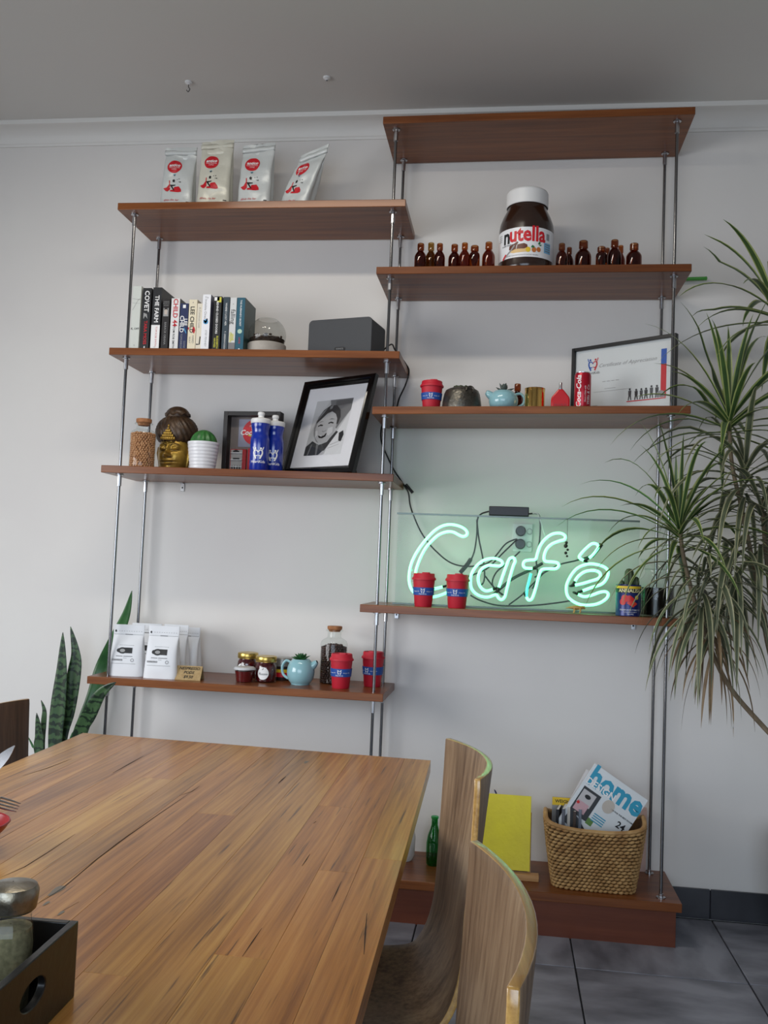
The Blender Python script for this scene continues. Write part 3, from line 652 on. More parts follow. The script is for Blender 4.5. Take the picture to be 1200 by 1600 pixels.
book('pale grey-white book at the left end of the book row', 209, 447, .037, .15, (206, 210, 204), prints=[('h', 'K, OFF', .012, PRK, .33, 0, .01), ('h', '9', .011, GRY, .07, 0, 0), ('p', GRY, [(-.4, .62), (.2, .78), (.45, .8), (.44, .805), (.18, .786), (-.42, .626)]), ('p', GRY, [(-.46, .80), (.46, .785), (.46, .79), (-.46, .805)]), ('p', GRY, [(-.46, .735), (.46, .725), (.46, .728), (-.46, .738)])])
book('black book titled COVET in white capitals', 225, 450, .036, .15, (26, 27, 30), prints=[('t', 'COVET', .0275, PRW, .785, 0, .02), ('t', 'TARA MOSS', .0185, RED, .28, 0, .02), ('h', '0', .012, PRW, .045, 0, .03), ('p', GRY, [(-.3, .60), (.1, .58), (.2, .5), (.1, .52), (-.1, .55), (-.25, .5), (-.3, .52)])])
book('black and white book titled THE FARM', 241, 449, .037, .155, (30, 31, 34), prints=[('r', PRW, -.49, 0, .49, .40), ('t', 'THE FARM', .0245, PRW, .655, 0, .02), ('t', 'TOM ROB SMITH', .0108, RED, .22, .003, .0), ('t', 'S', .012, GRY, .05, 0, 0)])
book('dark book with a small portrait on its spine', 256, 467, .030, .13, (30, 26, 26), prints=[('r', GRY, -.36, .66, .36, .82), ('p', mat('print_face', (190, 178, 168), .5), [(-.2, .70), (.15, .69), (.2, .78), (0, .81), (-.22, .78)]), ('p', PRK, [(-.25, .78), (.0, .80), (.22, .78), (.18, .82), (-.2, .82)]), ('t', 'BARACK OBAMA', .0122, GRY, .33, 0, .0), ('h', 'DREAMS', .0065, GRY, .94, 0, 0), ('h', 'FROM MY', .006, GRY, .905, 0, 0), ('h', 'FATHER', .006, GRY, .87, 0, 0)])
book('white book with CHILD 44 in red capitals', 270.5, 466, .036, .13, (222, 222, 222), cov=(60, 62, 68), prints=[('t', 'CHILD 44', .0275, RED, .725, 0, .02), ('t', 'TOM ROB SMITH', .0118, PRK, .25, -.002, .01), ('p', PRK, [(-.12, .46), (.12, .45), (.1, .49), (-.1, .5)])])
book('navy book titled LEE CHILD in white', 284.5, 474, .034, .125, (30, 42, 84), prints=[('t', 'LEE', .02, PRW, .60, .008, .02), ('t', 'CHILD', .024, PRW, .56, -.008, .02), ('t', 'GONE', .0105, GRY, .13, .007, .0), ('t', 'TOMORROW', .0108, GRY, .19, -.007, .0), ('r', PRW, -.18, .90, .18, .97), ('p', SKY, [(.05, .45), (.4, .35), (.4, .38), (.1, .49)])])
book('cream book titled LEE CHILD with a red splash', 298, 468, .034, .13, (226, 216, 190), prints=[('t', 'LEE CHILD', .0235, PRK, .605, -.002, .02), ('t', 'HARD', .012, PRG, .22, .006, .0), ('t', 'WAY', .012, PRG, .21, -.008, .0), ('p', RED, [(0, .38), (.3, .33), (.42, .40), (.3, .46), (.2, .48), (.1, .44)]), ('p', RED, [(-.5, .42), (-.36, .40), (-.36, .45), (-.48, .46)]), ('h', 'A', .009, PRG, .94, 0, 0)])
book('thin cream paperback beside the white novel', 309, 474, .022, .12, (222, 214, 196), prints=[('t', 'A Common Loss', .0125, GRY, .70, 0, 0), ('p', PRK, [(-.4, .15), (.1, .14), (.2, .30), (.4, .30), (.3, .13), (-.4, .12)])])
book('white book with a blue ink blot on its spine', 319, 460, .034, .135, (232, 233, 238), cov=(84, 86, 112), prints=[('t', 'Invisible Ones', .0145, GRY, .74, -.003, 0), ('h', 'The', .010, GRY, .945, 0, 0), ('t', 'STEF PENNEY', .0115, GRY, .22, .003, 0), ('d', SKY, .515, .0105), ('p', NVY, [(-.3, .55), (.0, .53), (.1, .58), (.25, .56), (.15, .51), (0, .48), (-.15, .50)])])
book('black book titled BEHIND CLOSED DOORS with yellow author name', 336.5, 463, .032, .13, (22, 22, 22), prints=[('t', 'BEHIND CLOSED DOORS', .0118, PRW, .61, -.001, .015), ('t', 'ELIZABETH', .0105, LIME, .16, .005, .02), ('t', 'HAYNES', .0105, LIME, .15, -.006, .02), ('r', LIME, -.1, .89, .45, .985), ('r', PRW, -.45, .92, .2, .985)])
book('slate grey book with small spaced white title', 350, 464, .026, .13, (46, 62, 72), prints=[('t', 'WHERE I LOST HER', .0108, PRW, .68, 0, .0), ('t', 'T. GREENWOOD', .0092, PRW, .21, 0, 0), ('h', '9', .01, PRW, .03, 0, .02)])
book('white book titled falling with yellow lettering below', 361, 465, .027, .13, (205, 207, 208), cov=(30, 30, 34), prints=[('t', 'falling', .027, PRK, .64, 0, .0), ('t', 'JANE', .013, LIME, .26, .003, .03), ('t', 'GREEN', .013, LIME, .26, -.006, .03), ('r', PRG, -.49, 0, .49, .16), ('h', '^', .01, PRK, .87, 0, 0)])
book('teal book at the right end of the book row', 373, 465, .034, .155, (24, 84, 104), cov=(46, 72, 70), prints=[('t', "THE HUSBAND'S SECRET", .0098, PRW, .71, 0, .01), ('d', mat('print_mint', (170, 200, 180), .5), .37, .0095), ('t', 'LIANE', .010, RED, .2, 0, 0), ('d', PRW, .035, .004)])

# ---------------------------------------------------------------- terrarium
q = put(416, 'b', -.25); r = .0775
t = thing('terrarium', 'round glass terrarium bowl in a concrete dish beside the books', 'terrarium', q)
obj('dish', B().lathe([(.072, 0), (.078, .003), (.079, .045), (.076, .048), (.066, .048), (.05, .02), (.001, .018)], 48), mat('concrete', (178, 172, 164), .85, bump=(80, .3), var=(14, (158, 152, 145))), t)
prof = []; cz = .085
for k in range(25):
    a = -1.05+k*(1.05+1.02)/24; prof.append((r*cos(a), cz+r*sin(a)))
gl = obj('glass_bowl', B().lathe([(.001, prof[0][1])]+prof, 48, cap=False), glass('bowl_glass', (.86, .87, .86), 1.45), t)
obj('rim', B().tube([(prof[-1][0]*cos(a), prof[-1][0]*sin(a), prof[-1][1]) for a in [2*pi*k/40 for k in range(40)]], .0012, 6, closed=True), CLEAR, t)
gl.rotation_euler = (0, 0, 0)
bb = B().lathe([(.001, .02)]+[(r*.965*cos(a), cz+r*.965*sin(a)) for a in (-.95, -.8, -.6, -.4, -.22)]+[(.06, .073), (.03, .077), (.001, .076)], 32)
obj('potting_mix', bb, SOIL, t)
bb = B()
for k in range(46):
    a = random.uniform(0, 2*pi); rr = random.uniform(.0, .062); bb.ball((rr*cos(a), rr*sin(a), .078+random.uniform(-.002, .007)), (random.uniform(.004, .009), random.uniform(.004, .008), random.uniform(.003, .007)), 6, 4)
o = obj('bark_chips', bb, mat('bark_chip', (52, 38, 30), .9, var=(60, (92, 76, 62))), t, smooth=0); o['kind'] = 'stuff'

# ---------------------------------------------------------------- speaker
t = thing('speaker', 'dark grey wireless speaker box at the right of the book shelf', 'speaker', (.0275, -.275, ztop('b', .03)), -.248)
SPK = mat('speaker_fabric', (58, 60, 64), .55, bump=(900, .3)); SPB = mat('speaker_body', (38, 39, 42), .5)
def rrect(w2, h2, r, n=6):
    out = []
    for cx, cz2, a0 in ((w2-r, h2-r, 0), (-w2+r, h2-r, pi/2), (-w2+r, -h2+r, pi), (w2-r, -h2+r, 3*pi/2)):
        out += [(cx+r*cos(a0+pi/2*k/n), cz2+r*sin(a0+pi/2*k/n)) for k in range(n+1)]
    return out
SH_ = .0765
obj('cabinet', B().prism(rrect(.138, SH_, .018), lambda a, c: (a, .004, c+SH_), lambda a, c: (a*.97, .155, c*.94+SH_)), SPB, t, bevel=.002)
obj('grille', B().prism(rrect(.1405, SH_, .019), lambda a, c: (a, -.006, c+SH_), lambda a, c: (a, .004, c+SH_)), SPK, t, bevel=.002)
lp = obj('badge', B().prism(rrect(.0235, .0078, .0077, 8), lambda a, c: (a+.004, -.0085, c+.0275), lambda a, c: (a+.004, -.0055, c+.0275)), BLACK, t)
text('SONOS', .0095, PRG, t, FR(-.0089), (.004, .0275), 'badge_lettering', bold=.02)

# ================================================================ LEFT SHELF 3
def bottle_glass(t, r, h, neck, m, sh=.75):
    pr = [(.001, .002), (r*.9, .0), (r, .006), (r, h*sh), (r*.93, h*(sh+.05)), (r*.75, h*(sh+.085)), (neck*1.05, h*(sh+.115)), (neck, h*(sh+.14)), (neck, h*.965), (neck*1.28, h*.975), (neck*1.28, h), (neck*.92, h)]
    return obj('glass', B().lathe(pr, 40, cap=False), m, t)
CORK = mat('cork', (176, 122, 80), .85, bump=(120, .5), var=(70, (150, 98, 62)))
def cork(t, r, z, h):
    return obj('cork_stopper', B().lathe([(r*.8, z-h*.6), (r*.95, z), (r*1.1, z+.003), (r*1.12, z+h), (r*1.06, z+h+.002)], 24), CORK, t)
q = put(221, 'c', -.29)
t = thing('chickpea_jar', 'corked glass jar full of dried chickpeas', 'jar', q)
bottle_glass(t, .053, .186, .0285, CLEAR); cork(t, .0285, .186, .016)
def pile(t, name, r, z1, br, m, seed, n_in=1.0, wall=True):
    rnd = random.Random(seed); bb = B(); z = br; row = 0
    while z < z1:
        rr = r-br*.9; n = int(2*pi*rr/(br*2.0))
        for k in range(n):
            a = 2*pi*(k+.5*(row % 2))/n+rnd.uniform(-.05, .05)
            bb.ball((rr*cos(a), rr*sin(a), z+rnd.uniform(-.2, .2)*br), (br*rnd.uniform(.85, 1.1), br*rnd.uniform(.85, 1.1), br*rnd.uniform(.85, 1.1)), 7, 5)
        z += br*1.55; row += 1
    for ring_ in (.66, .33, 0):
        rr = (r-br)*ring_; n = max(1, int(2*pi*rr/(br*2)))
        for k in range(n):
            a = 2*pi*k/n; bb.ball((rr*cos(a), rr*sin(a), z1+rnd.uniform(-.3, .5)*br), br, 7, 5)
    o = obj(name, bb, m, t, smooth=80); o['kind'] = 'stuff'; return o
pile(t, 'chickpeas', .0505, .143, .0054, mat('chickpea', (196, 146, 104), .6, var=(40, (176, 124, 84))), 3)
obj('chickpea_core', B().lathe([(.044, .004), (.044, .14)], 24), mat('chickpea_core', (140, 98, 66), .8), t)['kind'] = 'stuff'

# Buddha head
q = put(271, 'c', -.20); 
t = thing('buddha_head', 'gilded buddha head ornament with dark brown hair', 'ornament', q, -.12)
GOLD = mat('aged_gold', (184, 148, 62), .36, .55, bump=(50, .4), var=(24, (128, 98, 40))); HAIR = mat('bronze_hair', (56, 42, 32), .4, .3, var=(60, (84, 64, 46)))
def g2(x, z, cx, cz2, sx_, sz_): return exp(-((x-cx)/sx_)**2-((z-cz2)/sz_)**2)
def face_r(a, z):     # a: angle from front, z: 0..1 (chin to brow)
    base = .064*(.60+.46*sin(pi*min(1, .18+z*.62)))
    x = a*.065; zz = z*.125
    r_ = base
    r_ += .026*g2(x, zz, 0, .058, .0105, .012)+.015*g2(x, zz, 0, .080, .006, .022)      # nose
    r_ += .006*(g2(x, zz, .013, .053, .006, .006)+g2(x, zz, -.013, .053, .006, .006))
    r_ += .011*g2(x, zz, 0, .038, .021, .005)+.013*g2(x, zz, 0, .027, .018, .0055)-.007*g2(x, zz, 0, .0325, .03, .0022)       # lips
    r_ += .007*g2(x, zz, 0, .010, .018, .011)                                                # chin
    for s in (-1, 1):
        r_ += .011*g2(x, zz, s*.029, .085, .017, .008)-.007*g2(x, zz, s*.029, .075, .02, .004)  # lids
        r_ += .009*exp(-((zz-(.101-.25*max(0, abs(x)-.02)))/.004)**2)*exp(-((x-s*.028)/.02)**2) # brow ridge
        r_ -= .008*g2(x, zz, s*.014, .083, .007, .01)
        r_ += .004*g2(x, zz, s*.034, .050, .02, .02)
    return r_
bb = B()
bb.grid(lambda i, j: (lambda a, z: (face_r(a, z)*sin(a)*1.0, -face_r(a, z)*cos(a)*.9, z*.135))((i-.5)*4.2, j), 90, 70)
obj('face', bb, GOLD, t, smooth=80)
DLINE = mat('dark_face_line', (44, 30, 18), .5)  # dark brown for thin lines drawn along lids, brows, nostrils and lips
def fline(name, pts, w_):
    pa = []
    for x_, z_ in pts: a = x_/.065; r_ = face_r(a, z_/.125)+.0004; pa.append((r_*sin(a), -r_*cos(a)*.9, z_/.125*.135))
    obj(name, B().tube(crom(pa, 4), w_, 6), DLINE, t)
for s_ in (-1, 1):
    fline('eyelid_line', [(s_*.013, .079), (s_*.022, .0765), (s_*.032, .0768), (s_*.044, .081)], .0012)
    fline('brow_line', [(s_*.010, .093), (s_*.018, .1005), (s_*.030, .103), (s_*.046, .097)], .0013)
    fline('nostril_line', [(s_*.003, .048), (s_*.010, .0485), (s_*.016, .053)], .0014)
fline('lip_line', [(-.023, .034), (-.012, .0325), (0, .0335), (.012, .0325), (.023, .034)], .0013)
fline('lip_line', [(-.015, .0205), (0, .0185), (.015, .0205)], .0011)
obj('face_back', B().lathe([(.044, .0), (.052, .05), (.056, .135)], 32), GOLD, t)
bb = B(); nh = 96; pr = [(.063, .118), (.078, .128), (.088, .150), (.0885, .175), (.080, .200), (.064, .220), (.048, .230), (.047, .234)]
pr = [(p.x, p.y) for p in crom([(a, c, 0) for a, c in pr], 4)]
for i, (r_, z) in enumerate(pr):
    for k in range(nh):
        a = 2*pi*k/nh; dip = .016*max(0, -sin(a))**6 if i < 10 else 0
        rr = r_*(1+.03*sin(a*24+z*160)+.012*sin(a*48-z*260)); bb.v.append((rr*cos(a), rr*sin(a)*.86+.012, z-dip*.6))
for i in range(len(pr)-1):
    for k in range(nh): a, c = i*nh+k, i*nh+(k+1) % nh; bb.f.append((a, c, c+nh, a+nh)); bb.mi.append(0)
obj('hair', bb, HAIR, t, smooth=60)
bb = B().lathe([(.046, .226), (.050, .236), (.050, .246), (.045, .256), (.036, .266), (.02, .274), (.001, .276)], 40)
for i, v in enumerate(bb.v):
    a = math.atan2(v[1], v[0]); k = 1+.03*sin(a*18); bb.v[i] = (v[0]*k, v[1]*k*.9+.012, v[2])
obj('top_knot', bb, HAIR, t, smooth=60)
obj('hair_band', B().tube([(.0505*cos(a), .0455*sin(a)+.012, .240+.004*sin(a*9)) for a in [2*pi*k/54 for k in range(54)]], .0045, 6, closed=True), HAIR, t)
cr = B()
for k in range(9):
    f = (k-4)/4
    for j in range(int(5*(1-abs(f)))+1): cr.ball((f*.029, -.077+.003*j+.010*f*f, .131+j*.0105), (.0048, .004, .0062), 8, 6)
obj('crown_ornament', cr, GOLD, t); obj('crown_base', B().tube([(.034*sin(a), -.086*cos(a)*.92, .126) for a in [-.9+1.8*k/12 for k in range(13)]], .0035, 6), GOLD, t)
obj('forehead_dot', B().ball((0, -.0615, .112), .0055, 10, 8), GOLD, t)
for s in (-1, 1):
    ear = B().tube([(s*.060, .0, .100), (s*.068, -.002, .098), (s*.069, -.004, .075), (s*.064, -.004, .045), (s*.06, -.002, .012), (s*.057, 0, .004)], [.006, .009, .010, .008, .007, .005], 8); obj('ear', ear, GOLD, t)

# cactus in white ribbed pot
def cactus_ball(t, r, rz_, z, ribs, m, dep=.10, n=80):
    bb = B(); lv = 16
    for j in range(lv+1):
        ph = -.5+j*(pi/2+.5)/lv
        for k in range(n):
            a = 2*pi*k/n; q = 1-dep*(.5+.5*cos(ribs*a)); bb.v.append((r*cos(ph)*cos(a)*q+1e-5, r*cos(ph)*sin(a)*q, z+rz_*sin(ph)*(1 if j < lv else .96)))
    for j in range(lv):
        for k in range(n): a, c = j*n+k, j*n+(k+1) % n; bb.f.append((a, c, c+n, a+n)); bb.mi.append(0)
    return obj('cactus', bb, m, t, smooth=60)
q = put(316, 'c', -.295); CACT = mat('cactus_green', (38, 92, 44), .4, var=(50, (58, 116, 56)))
t = thing('potted_cactus', 'round green cactus in a white ribbed pot', 'plant', q)
pr = []
for k in range(49):
    s = k/48; pr.append((.050+.0135*s+.0013*abs(sin(pi*8*s)), .112*s))
pr += [(.0605, .112), (.058, .10), (.001, .098)]
obj('pot', B().lathe([(.001, 0), (.048, 0)]+pr, 48), mat('white_glaze', (224, 224, 228), .25), t)
cactus_ball(t, .056, .060, .104, 12, CACT); obj('soil', B().lathe([(.058, .1), (.001, .101)], 24, cap=False), SOIL, t)

# shadow box with soft drink memorabilia
ang = -.063
t = thing('shadow_box', 'black box frame holding red soft drink pictures behind the blue bottles', 'picture frame', (-.3455, -.193, ztop('c', -.35)), ang)
BFR = mat('black_frame', (22, 17, 16), .4); W2, H2 = .247/2, .262
for nm, c, d in (('frame_side', (-W2+.009, .02, H2/2), (.018, .05, H2)), ('frame_side', (W2-.009, .02, H2/2), (.018, .05, H2)), ('frame_rail', (0, .02, .009), (.247-.036, .05, .018)), ('frame_rail', (0, .02, H2-.009), (.247-.036, .05, .018))): obj(nm, B().box(c, d), BFR, t, bevel=.001)
obj('backing', B().box((0, .041, H2/2), (.211, .006, H2-.036)), mat('taupe_backing', (122, 112, 108), .7), t)
obj('glazing', B().box((0, .0, H2/2), (.211, .002, H2-.036)), glass('frame_glazing', (.96, .96, .96), 1.35), t)
BK = FR(.0372)
decal('poster', [rect(-.07, .118, .055, .235)], mat('poster_bluegrey', (150, 152, 172), .5), t, BK)
decal('red_disc', [disc(.002, .18, .054, 40)], PRR, t, FR(.0368)); text('Coca-Cola', .03, PRW, t, FR(.0362), (.002, .178), bold=.02, shear=.25); decal('green_swirl', [[(-.03, .168), (0, .178), (.03, .17), (.03, .163), (-.02, .163)]], LIME, t, FR(.0364))
decal('disc_shine', [stroke([(-.022, .205), (-.004, .214)], .006)[0]], mat('print_pink', (220, 150, 140), .5), t, FR(.0362))
sv = obj('toy_cabinet', B().box((-.062, .03, .063), (.068, .016, .086)), mat('toy_red', (176, 34, 38), .5), t)
for k in range(3): obj('toy_shelf', B().box((-.068, .02, .032+.029*k), (.05, .006, .003)), WHITE, sv)
obj('toy_panel', B().box((-.068, .0215, .063), (.05, .002, .08)), mat('toy_panel', (170, 168, 166), .5), sv)
bb = B()
for k in range(4): bb.lathe([(.0025, 0), (.0028, .008), (.001, .012), (.001, .016)], 8, (-.085+.011*k, .019, .0335-.012))
obj('toy_bottles', bb, PRK, sv); obj('toy_car', B().box((-.068, .018, .0655), (.028, .004, .006)).box((-.07, .018, .0965), (.026, .004, .005)).box((-.07, .018, .1005), (.014, .004, .004)), PRK, sv, bevel=.001)
decal('red_poster', [rect(-.025, .022, .03, .112)], PRR, t, BK); text('Coca\nCola', .016, PRW, t, FR(.0365), (.0, .075), shear=.2); text('ICE COLD', .007, PRW, t, FR(.0365), (0, .04))

# blue drink bottles
BLUE = mat('blue_translucent', (10, 42, 150), .18, spec=.6, coat=.5)
def drink(label, u, y, k=1, logo=True):
    q = put(u, 'c', y); t = thing('drink_bottle', label, 'bottle', q, 0, 'blue sports drink bottles'); R_ = .0385*k
    pr = [(.001, 0), (R_*.92, 0), (R_, .006), (R_, .128), (R_*.985, .134), (R_*.93, .140), (R_*.88, .152), (R_*.88, .162), (R_*.93, .173), (R_*.985, .180), (R_, .186), (R_, .194), (R_*.9, .197)]
    obj('bottle_body', B().lathe([(a, c*k) for a, c in pr], 40), BLUE, t)
    obj('cap', B().lathe([(R_*1.02, .193*k), (R_*1.05, .195*k), (R_*1.05, .209*k), (R_*.96, .213*k), (R_*.34, .218*k), (R_*.30, .220*k), (R_*.30, .228*k), (R_*.36, .229*k), (R_*.36, .238*k), (R_*.28, .241*k)], 36), WHITE, t)
    if logo:
        fn = lambda a, c: (lambda f: ((R_+.0006)*sin(f), -(R_+.0006)*cos(f), c))(a/R_+.12)
        off = lambda a, c: fn(a, c+.072)
        heartkids(t, off, .024, PRW, PRW, None, .005); text('HeartKids', .015, PRW, t, fn, (0, .036), bold=.01, maxlen=.005)
    return t
drink('front blue sports bottle with white cap and white logo', 404, -.305)
drink('blue sports bottle with white cap, half hidden behind the other', 426.5, -.235)

# framed baby photo
t = thing('photo_frame', 'black framed black-and-white photo of a laughing toddler', 'picture frame', (-.0545, -.25, ztop('c', 0)), -.53)
inn = bpy.data.objects.new('frame_assembly', None)   # tilt is baked into the mesh instead
bpy.data.objects.remove(inn)
ph = .286; FW, FH = .392, .437
def tl(x, d, z): return (x, (z)*sin(ph)+d*cos(ph), z*cos(ph)-d*sin(ph)+.001)
def tlb(bb):
    bb.v = [tl(*v) for v in bb.v]; return bb
GLB = mat('gloss_black', (10, 10, 11), .16)
def moulding(horizontal, sgn):
    bb = B(); L_ = FW/2 if horizontal else FH/2; O_ = FH/2 if horizontal else FW/2
    pf = [(0, .018), (0, -.002), (.004, -.006), (.016, -.008), (.021, -.003), (.026, -.005), (.031, -.001), (.036, .004), (.036, .018)]
    v0, v1 = [], []
    for w_, d in pf:
        for lst, s in ((v0, -1), (v1, 1)):
            a = s*(L_-w_); c = sgn*(O_-w_)
            lst.append((a, d, c+FH/2) if horizontal else (c, d, a+FH/2))
    n = len(pf); bb.add(v0+v1, [tuple(range(n)), tuple(range(2*n-1, n-1, -1))]+[(i, i+n, (i+1) % n+n, (i+1) % n) for i in range(n)])
    return tlb(bb)
for h_ in (0, 1):
    for s in (-1, 1): obj('frame_rail' if h_ else 'frame_side', moulding(h_, s), GLB, t, smooth=30)
obj('backing', tlb(B().box((0, .0165, FH/2), (FW-.03, .004, FH-.03))), mat('brown_board', (96, 70, 52), .8), t)
obj('mat_board', tlb(B().box((0, .009, FH/2), (FW-.06, .003, FH-.06))), mat('mat_white', (226, 226, 230), .7), t)
ea = B().add([tl(-.05, .02, .30), tl(.05, .02, .30), (.06, .20, .001), (-.06, .20, .001)], [(0, 1, 2, 3)]); es = obj('easel_back', ea, mat('brown_board', (96, 70, 52), .8), t, smooth=0); q = es.modifiers.new('t', 'SOLIDIFY'); q.thickness = .003
def ph_fn(e): return lambda a, c: tl(a, .0072-e, c+FH/2)
def gm(g, k=None): return mat('photo_grey_%d' % g, (g, g+1, g+3), .35)
def pp(name, g, polys, e): return decal(name, polys, gm(g), t, ph_fn(e))
PW, PH = .1, .125   # half size of the print
X = lambda pts: [((x-.5)*2*PW, (.5-z)*2*PH-.004) for x, z in pts]      # x right, z down, 0..1
photo = pp('photo_print', 182, [X([(0, 0), (1, 0), (1, 1), (0, 1)])], 0)
pp('photo_sky', 196, [X([(0, 0), (.38, 0), (.30, .12), (.12, .3), (.0, .7)])], .0002)
pp('photo_wall', 118, [X([(.38, 0), (1, 0), (1, .2), (.74, .52), (.6, .55)])], .0002); pp('photo_wall', 96, [X([(.55, .02), (.98, .02), (.98, .1), (.55, .12)])], .0003)
pp('photo_bench', 214, [X([(1, .22), (1, 1), (.52, 1), (.58, .9), (.78, .56)])], .0003)
pp('photo_bench_line', 170, [X([(.66, .82), (.98, .74), (.98, .75), (.66, .835)]), X([(.62, .88), (.9, .82), (.9, .828), (.62, .892)])], .0004)
pp('photo_button', 48, [X([(.83, .62), (.93, .58), (.97, .66), (.93, .78), (.86, .76)])], .0005)
pp('photo_shirt', 58, [X([(.0, 1), (.0, .84), (.15, .74), (.35, .82), (.62, .70), (.74, .58), (.80, .60), (.50, .97), (.46, 1)])], .0005)
pp('photo_shirt_fold', 110, [X([(.28, .8), (.34, .8), (.36, 1), (.32, 1)]), X([(.14, .8), (.17, .8), (.12, 1), (.08, 1)])], .0006)
pp('photo_ear', 120, [X([(.68, .42), (.76, .44), (.74, .54), (.68, .52)])], .0006)
pp('photo_face', 168, [X([(.09, .52), (.12, .40), (.24, .26), (.48, .2), (.68, .3), (.71, .48), (.67, .64), (.56, .77), (.40, .81), (.25, .76), (.13, .64)])], .0007)
pp('photo_cheek', 192, [X([(.5, .52), (.62, .5), (.64, .6), (.56, .66), (.48, .62)]), X([(.15, .56), (.22, .55), (.25, .63), (.2, .68)])], .0008)
pp('photo_shade', 128, [X([(.10, .50), (.13, .36), (.18, .38), (.15, .52), (.2, .68), (.34, .79), (.25, .75), (.14, .62)])], .0008)
pp('photo_hair', 62, [X([(.13, .42), (.16, .31), (.26, .18), (.42, .10), (.60, .11), (.72, .20), (.77, .33), (.74, .45), (.70, .46), (.69, .36), (.62, .27), (.50, .215), (.38, .25), (.26, .34), (.18, .40)])], .001)
pp('photo_hair_light', 128, [X([(.14, .36), (.24, .22), (.36, .14), (.3, .22), (.2, .32)]), X([(.42, .12), (.5, .1), (.48, .16), (.42, .18)])], .0012)
pp('photo_eye', 34, [X([(.2, .465), (.27, .44), (.34, .455), (.33, .475), (.26, .468), (.21, .485)]), X([(.47, .425), (.54, .405), (.62, .425), (.61, .445), (.54, .43), (.48, .445)])], .001)
pp('photo_brow', 100, [X([(.18, .42), (.26, .385), (.34, .39), (.26, .40)]), X([(.46, .365), (.54, .345), (.64, .37), (.55, .362)])], .001)
pp('photo_nose', 132, [X([(.34, .555), (.40, .575), (.47, .545), (.45, .57), (.40, .59), (.36, .578)])], .001)
pp('photo_mouth', 30, [X([(.26, .645), (.36, .655), (.5, .605), (.48, .67), (.40, .70), (.31, .69)])], .001)
pp('photo_teeth', 210, [X([(.3, .65), (.38, .655), (.46, .625), (.44, .645), (.36, .667)])], .0012)
pp('photo_hand', 176, [X([(.4, 1), (.5, .93), (.58, .92), (.56, .98), (.5, 1)])], .0008)
obj('glazing', tlb(B().box((0, .003, FH/2), (FW-.066, .0015, FH-.066))), glass('frame_glazing', (.96, .96, .96), 1.35), t)

# ================================================================ RIGHT SHELF 1: big jar and amber bottles
q = put(820.5, 'B', -.235); hj = sz(302, q.x, -.235)-q.z; rj = .1085
t = thing('chocolate_spread_jar', 'giant display jar of chocolate hazelnut spread with white lid', 'jar', q)
k = hj/.31
CHOC = mat('chocolate_spread', (44, 26, 18), .22, coat=.4)
pr = [(.001, 0), (rj*.93, 0), (rj*.985, .006), (rj, .02), (rj, .165), (rj*.97, .185), (rj*.88, .210), (rj*.77, .232), (rj*.73, .240), (rj*.72, .252)]
obj('jar_body', B().lathe([(a, c*k) for a, c in pr], 56), CHOC, t)
lr = rj*.765; bb = B(); nl = 120
for r_, z in ((lr*.98, .2495), (lr, .251), (lr, .300), (lr*.96, .306), (lr*.9, .309), (.001, .311)):
    for kk in range(nl):
        a = 2*pi*kk/nl; rr = r_*(1+(.006*(kk % 2) if .25 < z < .302 else 0)); bb.v.append((rr*cos(a), rr*sin(a), z*k))
for i in range(5):
    for kk in range(nl): a, c = i*nl+kk, i*nl+(kk+1) % nl; bb.f.append((a, c, c+nl, a+nl)); bb.mi.append(0)
obj('lid', bb, WHITE, t, smooth=25)
rot0 = -.12
def JF(e): return lambda a, c: ((rj+e)*sin(a/rj+rot0), -(rj+e)*cos(a/rj+rot0), c*k)
decal('label', [rect(-.16+.32*i/40, .040, -.16+.32*(i+1)/40, .148) for i in range(40)], mat('label_paper', (232, 233, 236), .35), t, JF(.0006))
ml = .006
text('n', .076, PRK, t, JF(.0014), (-.071, .118), bold=.03, maxlen=ml, sxx=.9); text('utella', .076, PRR, t, JF(.0014), (.0165, .1215), bold=.03, maxlen=ml, sxx=.9)
text('nutella hazelnut', .009, PRK, t, JF(.0014), (-.068, .088), maxlen=ml)
BRD = mat('print_bread', (226, 190, 130), .5); BRN = mat('print_brown', (96, 46, 28), .4)
def jd(nm, m, poly, e=.0011): decal(nm, poly, m, t, JF(e), .008)
jd('bread_print', BRD, [[(-.056, .062), (-.03, .070), (.014, .071), (.028, .066), (.024, .058), (-.04, .056)]])
jd('spread_print', BRN, [[(-.058, .070), (-.056, .084), (-.04, .088), (-.022, .097), (-.018, .093), (-.026, .083), (-.028, .070), (-.045, .066)], [(-.026, .070), (-.022, .086), (.004, .089), (.016, .084), (.018, .074), (.004, .069)]], .0013)
jd('knife_print', GRY, stroke([(-.085, .040), (-.05, .066), (-.034, .084)], .006), .0016); jd('knife_handle_print', PRR, stroke([(-.090, .040), (-.072, .056)], .007), .0018)
jd('flower_print', PRY, [disc(.020, .066, .0095, 14)], .0014); jd('hazelnut_print', mat('print_hazel', (190, 110, 50), .5), [disc(.043, .066, .0095, 14), disc(.062, .068, .009, 14)], .0014); jd('leaf_print', mat('print_leaf', (30, 110, 60), .5), [[(.03, .074), (.036, .083), (.046, .077), (.04, .072)], [(.058, .088), (.066, .100), (.07, .092), (.065, .085)], [(.062, .083), (.074, .088), (.072, .081)]], .0015)
text('CREME CON NOCCIOLE E CACAO MAGRO', .0068, PRG, t, JF(.0012), (-.005, .0475), maxlen=ml)
jd('info_panel_print', mat('print_paleblue', (120, 180, 220), .5), [rect(.086+.004*i, .06, .09+.004*i, .098) for i in range(9)], .0012); jd('barcode_print', PRK, [rect(.098+.0035*i, .108, .0995+.0035*i, .132) for i in range(5)], .0012)
